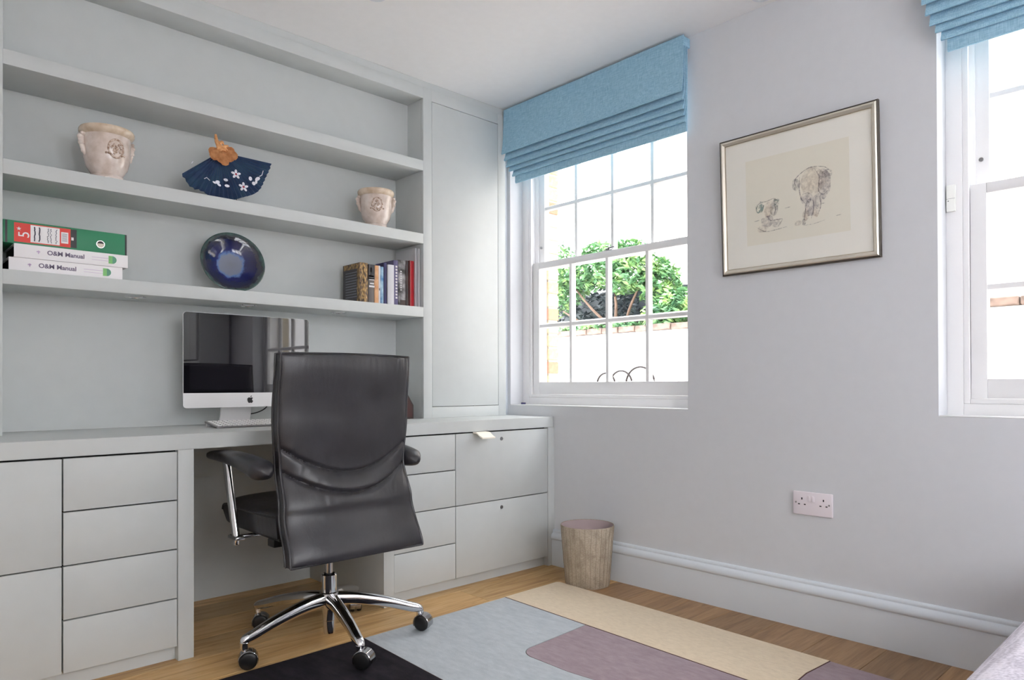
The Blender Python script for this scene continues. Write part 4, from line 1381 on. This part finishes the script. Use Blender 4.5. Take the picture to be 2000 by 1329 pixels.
link('power_cable', sweep(bezier([(-1.40, MY + 0.085, DESK_Z + 0.040), (-1.362, MY + 0.07, DESK_Z + 0.042), (-1.330, MY + 0.06, DESK_Z + 0.050), (-1.305, MY + 0.05, DESK_Z + 0.066), (-1.290, MY + 0.035, DESK_Z + 0.095)], 8), 0.0024, 8), 'black', mc)

# keyboard
kx0, kx1, ky0, ky1 = -1.590, -1.165, -0.075, 0.048
kb = thing('keyboard', 'white slim keyboard on the desk in front of the computer', 'keyboard', ((kx0 + kx1) / 2, (ky0 + ky1) / 2, DESK_Z))
kz = lambda y: DESK_Z + 0.007 + 0.016 * (y - ky0) / (ky1 - ky0)
link('plate', prism([(ky0, kz(ky0) - 0.005), (ky0, kz(ky0)), (ky1, kz(ky1)), (ky1, kz(ky1) - 0.007)], 'x', kx0, kx1), 'key_plate', kb)
link('foot_bar', prism([(ky1 - 0.016, DESK_Z + 0.0002), (ky1 - 0.016, kz(ky1) - 0.007), (ky1 - 0.003, kz(ky1) - 0.006), (ky1 - 0.003, DESK_Z + 0.0002)], 'x', kx0 + 0.004, kx1 - 0.004), 'alu', kb)
link('front_foot', boxes([(kx0 + 0.01, kx0 + 0.03, ky0 + 0.004, ky0 + 0.012, DESK_Z + 0.0002, kz(ky0) - 0.0045), (kx1 - 0.03, kx1 - 0.01, ky0 + 0.004, ky0 + 0.012, DESK_Z + 0.0002, kz(ky0) - 0.0045)]), 'white_plastic', kb)
ks = []
for r_ in range(6):
    y0 = ky0 + 0.006 + r_ * 0.0192
    n = 22
    for c in range(n):
        x0 = kx0 + 0.004 + c * (kx1 - kx0 - 0.008) / n
        ks.append((x0 + 0.0018, x0 + (kx1 - kx0 - 0.008) / n - 0.0018, y0, y0 + 0.0155, kz(y0) - 0.001, kz(y0 + 0.008) + 0.0025))
link('keys', boxes(ks), 'keys', kb, smooth=0)['kind'] = 'stuff'

# dark pitched box at the right end of the desk
t = thing('pitched_box', 'dark brown pointed wooden box half hidden behind the chair', 'box', (-0.690, 0.065, DESK_Z))
link('body', prism([(-0.755, DESK_Z + 0.0003), (-0.622, DESK_Z + 0.0003), (-0.622, 0.812), (-0.660, 0.872), (-0.715, 0.872), (-0.755, 0.812)], 'y', 0.02, 0.11), plain('ebonised_wood', rgb(44, 30, 28), 0.5), t, smooth=20)
link('door_panel', prism([(-0.745, DESK_Z + 0.01), (-0.632, DESK_Z + 0.01), (-0.632, 0.81), (-0.664, 0.862), (-0.711, 0.862), (-0.745, 0.81)], 'y', 0.016, 0.0205), plain('oxblood_lacquer', rgb(62, 30, 30), 0.35), t, smooth=20)

# ------------------------------------------------------------------ shelf ornaments
def pot(c, s, label, rotz):
    """cream glazed urn with rim, foot, two mask handles and a front medallion"""
    t = thing('glazed_pot', label, 'pot', c, 'cream glazed pots on the middle shelf')
    cx, cy, cz = c
    pf = [(0.0, 0.0), (0.056, 0.0), (0.0585, 0.003), (0.0580, 0.017), (0.0535, 0.021), (0.058, 0.030), (0.071, 0.050), (0.0790, 0.080), (0.0820, 0.122), (0.0825, 0.168), (0.078, 0.168), (0.074, 0.12), (0.060, 0.04), (0.0, 0.02)]
    link('body', lathe([(r * s, z * s) for r, z in pf], 56, c), 'glaze', t, smooth=60)
    rm = [(0.081, 0.166), (0.089, 0.172), (0.095, 0.181), (0.096, 0.190), (0.092, 0.197), (0.084, 0.197), (0.079, 0.190), (0.078, 0.168), (0.081, 0.166)]
    link('rim', lathe([(r * s, z * s) for r, z in rm], 56, c), 'glaze_rim', t, smooth=60)

    def loc(ang, r, z):
        a = R(ang + rotz)
        return Vector((cx + r * s * math.cos(a), cy + r * s * math.sin(a), cz + z * s))
    for sd in (0, 180):
        h = [sweep(bezier([loc(sd, 0.080, 0.166), loc(sd, 0.091, 0.158), loc(sd, 0.091, 0.135), loc(sd, 0.085, 0.108), loc(sd, 0.073, 0.088)], 6), [(0.013 * s - 0.0002 * s * i, 0.009 * s) for i in range(25)], 10)]
        for dz, rr, k in ((0.152, 0.095, 0.011), (0.130, 0.093, 0.010), (0.100, 0.084, 0.009), (0.112, 0.088, 0.008)):
            b_ = bmesh.new(); bmesh.ops.create_icosphere(b_, subdivisions=2, radius=k * s, matrix=Matrix.Translation(loc(sd, rr, dz))); h.append(b_)
        for da in (-6, 6):
            b_ = bmesh.new(); bmesh.ops.create_icosphere(b_, subdivisions=2, radius=0.007 * s, matrix=Matrix.Translation(loc(sd + da, 0.092, 0.164))); h.append(b_)
        link('handle', join(h), 'glaze', t, smooth=70)
    md = []
    ring = [loc(-90 + 19 * math.cos(q), 0.0810 + 0.001 * math.sin(q), 0.112 + 0.034 * math.sin(q)) for q in [2 * PI * i / 28 for i in range(29)]]
    md.append(sweep(ring, 0.0040 * s, 6))
    rng = random.Random(int(cx * 1000))
    for i in range(26):
        q = rng.uniform(0, 2 * PI); rr = rng.uniform(0, 0.85) ** 0.7
        b_ = bmesh.new(); bmesh.ops.create_icosphere(b_, subdivisions=1, radius=rng.uniform(0.003, 0.006) * s, matrix=Matrix.Translation(loc(-90 + 17 * rr * math.cos(q), 0.0810 + 0.001 * math.sin(q), 0.112 + 0.030 * rr * math.sin(q)))); md.append(b_)
    for da in (-24, -18, 18, 24):
        b_ = bmesh.new(); bmesh.ops.create_icosphere(b_, subdivisions=1, radius=0.005 * s, matrix=Matrix.Translation(loc(-90 + da, 0.0795, 0.092))); md.append(b_)
    link('medallion', join(md), 'glaze_relief', t, smooth=70)


pot((-1.924, 0.072, 1.6424), 0.93, 'larger cream glazed pot on the left of the middle shelf', 9)
pot((-0.797, 0.072, 1.6424), 0.89, 'cream glazed pot at the right end of the middle shelf', -28)

# folding fan with a raffia tassel
FC = Vector((-1.510, 0.10, 1.852))
fn = thing('folding_fan', 'indigo folding fan with white blossoms and orange raffia top', 'fan', (-1.48, 0.10, 1.6424))
A0, A1, NP = 219, 357, 24
bm = bmesh.new()
ins, mid, outv = [], [], []
for i in range(NP * 2 + 1):
    a = R(A0 + (A1 - A0) * i / (NP * 2))
    dpt = (0.006 if i % 2 else -0.006)
    fr = i / (NP * 2)
    ro = 0.200 + 0.004 * math.sin(fr * 20) - 0.004 * math.sin(PI * fr) + (0.006 if (i // 4) % 2 and fr < 0.3 else 0)
    for lst, r in ((ins, 0.035), (mid, 0.12), (outv, ro)):
        k = r / 0.198
        lst.append(bm.verts.new((FC.x + r * math.cos(a), FC.y + dpt * k - 0.05 * (1 - k) * 0 + 0.055 * (1 - k) - 0.055 + 0.035 * k, FC.z + r * math.sin(a))))
for A, B in ((ins, mid), (mid, outv)):
    for i in range(NP * 2):
        bm.faces.new((A[i], A[i + 1], B[i + 1], B[i]))
bmesh.ops.recalc_face_normals(bm, faces=bm.faces[:])
bmesh.ops.solidify(bm, geom=bm.faces[:], thickness=0.0012)
fl = link('fan_leaf', bm, 'fan_cloth', fn, smooth=0)


def on_fan(x, z, lift):
    r = math.hypot(x - FC.x, z - FC.z); k = r / 0.198
    return Vector((x, FC.y + 0.055 * (1 - k) - 0.055 + 0.035 * k - 0.0065 * k - lift, z))


def disc(x, z, rx, rz, rot, lift=0.0012, n=12):
    bm = bmesh.new()
    vs = []
    for i in range(n):
        a = 2 * PI * i / n
        px, pz = rx * math.cos(a), rz * math.sin(a)
        c, s_ = math.cos(R(rot)), math.sin(R(rot))
        vs.append(bm.verts.new(on_fan(x + px * c - pz * s_, z + px * s_ + pz * c, lift)))
    bm.faces.new(vs)
    return bm


for fx, fz, k in ((-1.452, 1.770, 1.0), (-1.424, 1.722, 1.0)):
    pet = [disc(fx + 0.0115 * k * math.cos(R(90 + 72 * i)), fz + 0.0115 * k * math.sin(R(90 + 72 * i)), 0.0085, 0.0052, 90 + 72 * i) for i in range(5)]
    f_ = link('blossom', join(pet), 'petal', fl, smooth=0)
    link('blossom_eye', disc(fx, fz, 0.0045, 0.0045, 0, 0.0018), 'petal_eye', f_, smooth=0)
for x, z, rx, rz, ro in ((-1.494, 1.738, 0.009, 0.006, 0), (-1.490, 1.714, 0.010, 0.006, 0), (-1.395, 1.762, 0.007, 0.009, 0), (-1.382, 1.744, 0.007, 0.008, 20), (-1.366, 1.766, 0.012, 0.007, 40), (-1.372, 1.752, 0.009, 0.005, 80), (-1.528, 1.722, 0.010, 0.007, 20), (-1.522, 1.712, 0.008, 0.005, -30), (-1.540, 1.718, 0.008, 0.004, -20)):
    link('petal', disc(x, z, rx, rz, ro), 'petal', fl, smooth=0)
for pts in ([(-1.580, 1.725), (-1.570, 1.732), (-1.558, 1.722)], [(-1.358, 1.778), (-1.348, 1.785), (-1.342, 1.805)], [(-1.628, 1.775), (-1.622, 1.785)]):
    link('twig', sweep([on_fan(a, b, 0.001) for a, b in pts], 0.0016, 5), 'petal', fl)
# raffia: skirt of petals below a knotted, twisted top
rf = []
for i in range(9):
    a = R(205 + 155 * i / 8)
    b_ = bmesh.new()
    vs = []
    L = 0.058 + 0.008 * math.sin(i * 2.1)
    for k in range(12):
        q = 2 * PI * k / 12
        px, pz = L * 0.5 + L * 0.5 * math.cos(q), 0.018 * math.sin(q) * (1 + 0.5 * math.cos(q))
        vs.append(b_.verts.new((FC.x + px * math.cos(a) - pz * math.sin(a), FC.y - 0.010 - 0.004 * (i % 2) - 0.012 * px / L, FC.z + 0.004 + px * math.sin(a) + pz * math.cos(a))))
    b_.faces.new(vs)
    bmesh.ops.solidify(b_, geom=b_.faces[:], thickness=0.0025)
    rf.append(b_)
link('raffia_skirt', join(rf), 'raffia', fn, smooth=30)
kn = []
for pts, r0 in (([(0.0, -0.012, 0.0), (-0.012, -0.014, 0.022), (-0.020, -0.012, 0.04), (-0.022, -0.01, 0.062)], 0.013), ([(0.006, -0.016, 0.0), (0.010, -0.018, 0.018), (0.026, -0.014, 0.026)], 0.011), ([(-0.02, -0.016, 0.008), (0.0, -0.024, 0.014), (0.022, -0.018, 0.006)], 0.009), ([(-0.012, -0.02, 0.024), (0.0, -0.02, 0.034), (0.008, -0.014, 0.026)], 0.008)):
    p = bezier([FC + Vector(q) for q in pts], 6)
    kn.append(sweep(p, [r0 * (1 - 0.65 * i / (len(p) - 1)) for i in range(len(p))], 9))
link('raffia_knot', join(kn), 'raffia', fn, smooth=60)
link('stand', join([sweep(bezier([(-1.455, 0.09, 1.6452), (-1.45, 0.085, 1.655), (-1.45, 0.098, 1.70), (-1.46, 0.108, 1.78)], 6), 0.0022, 6), sweep(bezier([(-1.51, 0.09, 1.6452), (-1.505, 0.085, 1.655), (-1.50, 0.098, 1.70), (-1.49, 0.108, 1.78)], 6), 0.0022, 6), sweep([(-1.455, 0.09, 1.6455), (-1.48, 0.15, 1.6455), (-1.51, 0.09, 1.6455)], 0.002, 6)]), 'dark_wood', fn)

# blue glazed dish leaning on the back panel
D = 0.128
dish = [(0.0, 0.0), (0.045, 0.0), (0.050, 0.004), (0.090, 0.018), (0.122, 0.034), (D, 0.038), (D + 0.001, 0.041), (0.124, 0.042), (0.100, 0.030), (0.072, 0.017), (0.058, 0.010), (0.0, 0.008)]
bm = lathe(dish, 72)
me = bpy.data.meshes.new('blue_dish'); bm.to_mesh(me); bm.free()
for p in me.polygons:
    p.use_smooth = True
me.materials.append(MAT['plate'])
o = bpy.data.objects.new('blue_dish', me); COL.objects.link(o)
tilt = 14
o.rotation_euler = (R(90 - tilt), 0, R(-5))
o.location = (-1.445, 0.160, 1.2865 + D * math.cos(R(tilt)) - 0.003)
tag(o, 'round cobalt blue glazed dish with pale centre leaning on the lowest shelf', 'dish')

# ------------------------------------------------------------------ binders at the left of the lowest shelf
ZS = 1.2864


def manual(x0, x1, y0, z0, z1, label, lx):
    t = thing('ring_binder', label, 'binder', ((x0 + x1) / 2, y0 + 0.1, z0), 'white manuals under the green file')
    d = 0.205
    link('cover', join([bbox(x0, x1, y0, y0 + 0.004, z0, z1, b=0.0012), bbox(x0, x1, y0 + 0.004, y0 + d, z0, z0 + 0.003, b=0.0008), bbox(x0, x1, y0 + 0.004, y0 + d, z1 - 0.003, z1, b=0.0008)]), 'white_cover', t)
    link('pages', bbox(x0 + 0.006, x1 - 0.004, y0 + 0.005, y0 + d - 0.01, z0 + 0.0035, z1 - 0.0035, b=0), 'dark_gap', t)
    zc = (z0 + z1) / 2 + 0.001
    link('title', text_bm('O&M Manual', 0.0205, (x0 + lx, y0 - 0.0003, zc), (1, 0, 0), (0, 0, 1), (0, -1, 0), bold=0.0005), 'text_grey', t, smooth=0)
    a = x0 + lx + 0.132
    lines = [(a, a + 0.062, y0 - 0.0006, y0 + 0.0002, zc + 0.003, zc + 0.0042), (a, a + 0.058, y0 - 0.0006, y0 + 0.0002, zc - 0.006, zc - 0.005)]
    link('small_print', boxes(lines), 'text_lilac', t, smooth=0)
    link('mark', boxes([(x0 + lx - 0.030, x0 + lx - 0.020, y0 - 0.0006, y0 + 0.0002, zc - 0.001, zc + 0.003), (x0 + lx - 0.026, x0 + lx - 0.023, y0 - 0.0006, y0 + 0.0002, zc - 0.006, zc + 0.005)]), 'text_lilac', t, smooth=0)
    g = x1 - 0.062
    h = (z1 - z0) * 0.3
    link('logo', boxes([(g, g + 0.012, y0 - 0.0006, y0 + 0.0002, zc - h, zc + h)]), 'logo_green', t, smooth=0)
    arcp = [(g + 0.012 + h * math.cos(R(q)), zc + h * math.sin(R(q))) for q in range(-90, 91, 15)]
    link('logo', prism(arcp, 'y', y0 - 0.0006, y0 + 0.0002), 'logo_teal', t, smooth=0)


manual(-2.221, -1.886, 0.022, ZS, ZS + 0.0445, 'white manual at the bottom of the binder stack', 0.082)
manual(-2.207, -1.869, 0.020, ZS + 0.0450, ZS + 0.0900, 'white manual between the green file and the lowest manual', 0.092)
gz0, gz1 = ZS + 0.0905, ZS + 0.1655
gx0, gx1, gy = -2.236, -1.872, 0.026
t = thing('lever_arch_file', 'green lever arch file with red label on top of the manuals', 'binder', ((gx0 + gx1) / 2, gy + 0.1, gz0))
link('cover', join([bbox(gx0, gx1, gy, gy + 0.004, gz0, gz1, b=0.001), bbox(gx0, gx1, gy + 0.004, gy + 0.2, gz0, gz0 + 0.003, b=0.0008), bbox(gx0, gx1, gy + 0.004, gy + 0.2, gz1 - 0.003, gz1, b=0.0008)]), 'green_board', t)
link('edge_strip', boxes([(gx1 - 0.005, gx1 + 0.0006, gy - 0.0006, gy + 0.004, gz0 + 0.001, gz1 - 0.001), (gx0 + 0.006, gx0 + 0.012, gy - 0.0006, gy + 0.002, gz0 + 0.001, gz1 - 0.001)]), 'black_label', t, smooth=0)
link('pages', bbox(gx0 + 0.01, gx1 - 0.01, gy + 0.006, gy + 0.18, gz0 + 0.004, gz1 - 0.004, b=0), 'pages', t)
zc = (gz0 + gz1) / 2
rl = link('red_label', bbox(gx0 + 0.030, gx0 + 0.190, gy - 0.0008, gy + 0.0002, gz0 + 0.006, gz1 - 0.006, b=0), 'red_label', t)
link('white_panel', bbox(gx0 + 0.075, gx0 + 0.158, gy - 0.0012, gy - 0.0006, gz0 + 0.009, gz1 - 0.009, b=0), 'white_label', rl)
link('numeral', text_bm('5', 0.044, (gx0 + 0.058, gy - 0.0012, zc - 0.006), (0, 0, 1), (-1, 0, 0), (0, -1, 0), align='CENTER'), 'white_label', rl, smooth=0)
star = [((gx0 + 0.043) + r * math.cos(R(90 + 36 * i)), zc + 0.012 + r * math.sin(R(90 + 36 * i))) for i, r in enumerate([0.007, 0.003] * 5)]
link('star', prism(star, 'y', gy - 0.0014, gy - 0.0006), 'white_label', rl, smooth=0)
hw = []
rng = random.Random(4)
for cxx, w_ in ((0.087, 0.0022), (0.100, 0.0022), (0.124, 0.0011), (0.133, 0.0011), (0.148, 0.0011)):
    p = []
    for i in range(13):
        amp = 0.0012 if w_ > 0.002 else 0.003
        p.append((gx0 + cxx + rng.uniform(-amp, amp), gy - 0.0016, gz0 + 0.013 + 0.048 * i / 12))
    hw.append(sweep(p, [(0.0004, w_)] * 13 if False else w_ * 0.8, 5))
link('handwriting', join(hw), 'ink_blue', rl, smooth=0)
link('barcode', boxes([(gx0 + 0.162, gx0 + 0.183, gy - 0.0012, gy - 0.0006, zc - 0.020, zc + 0.018)]), 'white_label', rl, smooth=0)
link('barcode_bars', boxes([(gx0 + 0.165, gx0 + 0.180, gy - 0.0015, gy - 0.001, zc - 0.013 + 0.004 * i, zc - 0.0115 + 0.004 * i) for i in range(7)]), 'text_grey', rl, smooth=0)
link('black_label', bbox(gx0 + 0.191, gx0 + 0.208, gy - 0.0008, gy + 0.0002, gz0 + 0.006, gz1 - 0.006, b=0), 'black_label', t)
link('label_mark', boxes([(gx0 + 0.192, gx0 + 0.199, gy - 0.0012, gy - 0.0007, zc - 0.006, zc + 0.004)]), 'white_label', t, smooth=0)
s = bmesh.new(); bmesh.ops.create_circle(s, cap_ends=True, segments=28, radius=0.0125, matrix=Matrix.Translation((gx1 - 0.083, gy - 0.0003, zc - 0.008)) @ Matrix.Rotation(R(90), 4, 'X'))
link('finger_hole', s, 'pages', t, smooth=0)
ring = [(gx1 - 0.083 + 0.0125 * math.cos(2 * PI * i / 28), gy - 0.0008, zc - 0.008 + 0.0125 * math.sin(2 * PI * i / 28)) for i in range(29)]
link('finger_ring', sweep(ring, 0.0017, 6, up=Vector((0, 1, 0))), 'steel_ring', t)
hb = [(gx1 - 0.083 + 0.0105 * math.cos(R(q)), zc - 0.008 + 0.0105 * math.sin(R(q))) for q in range(15, 166, 15)]
link('hole_shadow', prism(hb, 'y', gy - 0.0006, gy), 'black_label', t, smooth=0)

# ------------------------------------------------------------------ books at the right of the lowest shelf
def spine_mat(name, c1, c2, nscale, stops=None, scale=(1, 1, 1), rough=0.4):
    return objcol(name, stops or [(0.35, c1), (0.65, c2)], scale, nscale, rough)


BM = {
    'gold': spine_mat('gold_reed_cover', rgb(40, 32, 26), rgb(196, 158, 84), 150, [(0.36, rgb(52, 40, 30)), (0.5, rgb(122, 92, 54)), (0.64, rgb(190, 154, 92))], (1, 1, 0.4)),
    'charcoal': plain('charcoal_cover', rgb(58, 56, 60), 0.4),
    'grey': plain('grey_spine', rgb(104, 98, 96), 0.45),
    'orange': spine_mat('apricot_spine', rgb(214, 156, 110), rgb(232, 186, 140), 30),
    'cyan': spine_mat('cyan_spine', rgb(40, 110, 170), rgb(176, 208, 222), 22),
    'navy': plain('navy_spine', rgb(44, 42, 92), 0.4),
    'white': plain('white_spine', rgb(214, 214, 220), 0.5),
    'purple': plain('lilac_spine', rgb(102, 96, 134), 0.45),
    'photo': spine_mat('photo_spine', rgb(52, 52, 50), rgb(170, 168, 172), 30),
    'dark': spine_mat('dark_brown_spine', rgb(40, 30, 30), rgb(70, 52, 48), 30),
    'red': plain('red_spine', rgb(190, 34, 44), 0.35),
    'lettering': plain('spine_lettering', rgb(226, 224, 226), 0.6),
    'dim_lettering': plain('cover_lettering', rgb(128, 130, 140), 0.6),
    'file': plain('white_file_board', rgb(208, 209, 214), 0.5),
}


def book(x0, x1, h, m, label, y0=0.05, depth=0.135, lift=0.0, extra=None, name='book'):
    z0 = ZS + lift
    t = thing(name, label, 'book', ((x0 + x1) / 2, y0 + depth / 2, z0), 'books on the lowest shelf')
    c = 0.0018
    x1 -= 0.0006
    link('cover', join([bbox(x0, x0 + c, y0 + 0.003, y0 + depth, z0, z0 + h, b=0.0004, seg=1), bbox(x1 - c, x1, y0 + 0.003, y0 + depth, z0, z0 + h, b=0.0004, seg=1)]), BM[m] if m != 'gold' else BM['charcoal'], t)
    sp = [(x0, y0 + 0.004), (x0 + 0.003, y0 + 0.0006), ((x0 + x1) / 2, y0 - 0.0008), (x1 - 0.003, y0 + 0.0006), (x1, y0 + 0.004)]
    link('spine', prism(sp, 'z', z0, z0 + h), BM[m], t, smooth=50)
    link('page_block', bbox(x0 + c + 0.0002, x1 - c - 0.0002, y0 + 0.0045, y0 + depth - 0.003, z0 + 0.002, z0 + h - 0.003, b=0), 'pages', t)
    for (a, b, c0, c1, mm) in (extra or []):
        link('lettering', boxes([(x0 + (x1 - x0) * a, x0 + (x1 - x0) * b, y0 - 0.0013, y0 + 0.0008, z0 + h * c0, z0 + h * c1)]), BM[mm], t, smooth=0)
    return t


t = book(-0.898, -0.853, 0.186, 'gold', 'dark book with golden reed pattern, leftmost of the row', lift=0.0, depth=0.150)
link('back_cover_text', boxes([(-0.8988, -0.8980, 0.075 + 0.004 * (i % 3), 0.175, ZS + 0.03 + 0.0125 * i, ZS + 0.0335 + 0.0125 * i) for i in range(10)]), BM['dim_lettering'], t, smooth=0)
link('reed_strip', boxes([(-0.8986, -0.8979, 0.054, 0.074, ZS + 0.004, ZS + 0.184), (-0.8987, -0.8980, 0.074, 0.195, ZS + 0.160, ZS + 0.184)]), BM['gold'], t, smooth=0)
book(-0.852, -0.819, 0.182, 'grey', 'grey book with white lettering bands right of the reed book', extra=[(0.0, 1.0, 0.62, 1.0, 'charcoal'), (0.1, 0.9, 0.68, 0.72, 'lettering'), (0.05, 0.95, 0.60, 0.645, 'lettering'), (0.25, 0.9, 0.50, 0.53, 'lettering'), (0.1, 1.0, 0.42, 0.465, 'lettering'), (0.3, 0.5, 0.80, 0.92, 'lettering')])
book(-0.8185, -0.789, 0.181, 'orange', 'apricot book with pale edge in the shelf row', extra=[(0.72, 1.0, 0.0, 1.0, 'white'), (0.78, 0.95, 0.36, 0.42, 'dark')])
book(-0.7885, -0.768, 0.178, 'cyan', 'cyan blue thin book in the shelf row')
book(-0.7675, -0.750, 0.198, 'navy', 'navy book between the cyan and the blank white book', depth=0.16)
book(-0.7495, -0.713, 0.192, 'white', 'blank white-spined book in the middle of the row', y0=0.044)
book(-0.7125, -0.687, 0.218, 'purple', 'lilac book with white spine lettering', depth=0.16, extra=[(0.35, 0.75, 0.16 + 0.068 * i, 0.16 + 0.068 * i + 0.04, 'lettering') for i in range(11)])
book(-0.6865, -0.643, 0.222, 'photo', 'grey photographic book beside the lilac book', depth=0.16, extra=[(0.25, 0.40, 0.34 + 0.05 * i, 0.37 + 0.05 * i, 'lettering') for i in range(9)] + [(0.2, 0.95, 0.0, 0.14, 'dark')])
book(-0.6425, -0.624, 0.224, 'dark', 'thin dark brown book beside the red book', depth=0.16)
book(-0.6235, -0.594, 0.226, 'red', 'bright red book at the right end of the row', depth=0.16, extra=[(0.0, 0.12, 0.0, 1.0, 'dark')])
t = book(-0.5935, -0.586, 0.290, 'file', 'tall thin white file right of the red book', depth=0.17, name='document_file', y0=0.04)
t = book(-0.5855, -0.5775, 0.286, 'file', 'tall thin white file touching the bookcase upright', depth=0.18, name='document_file', y0=0.025)
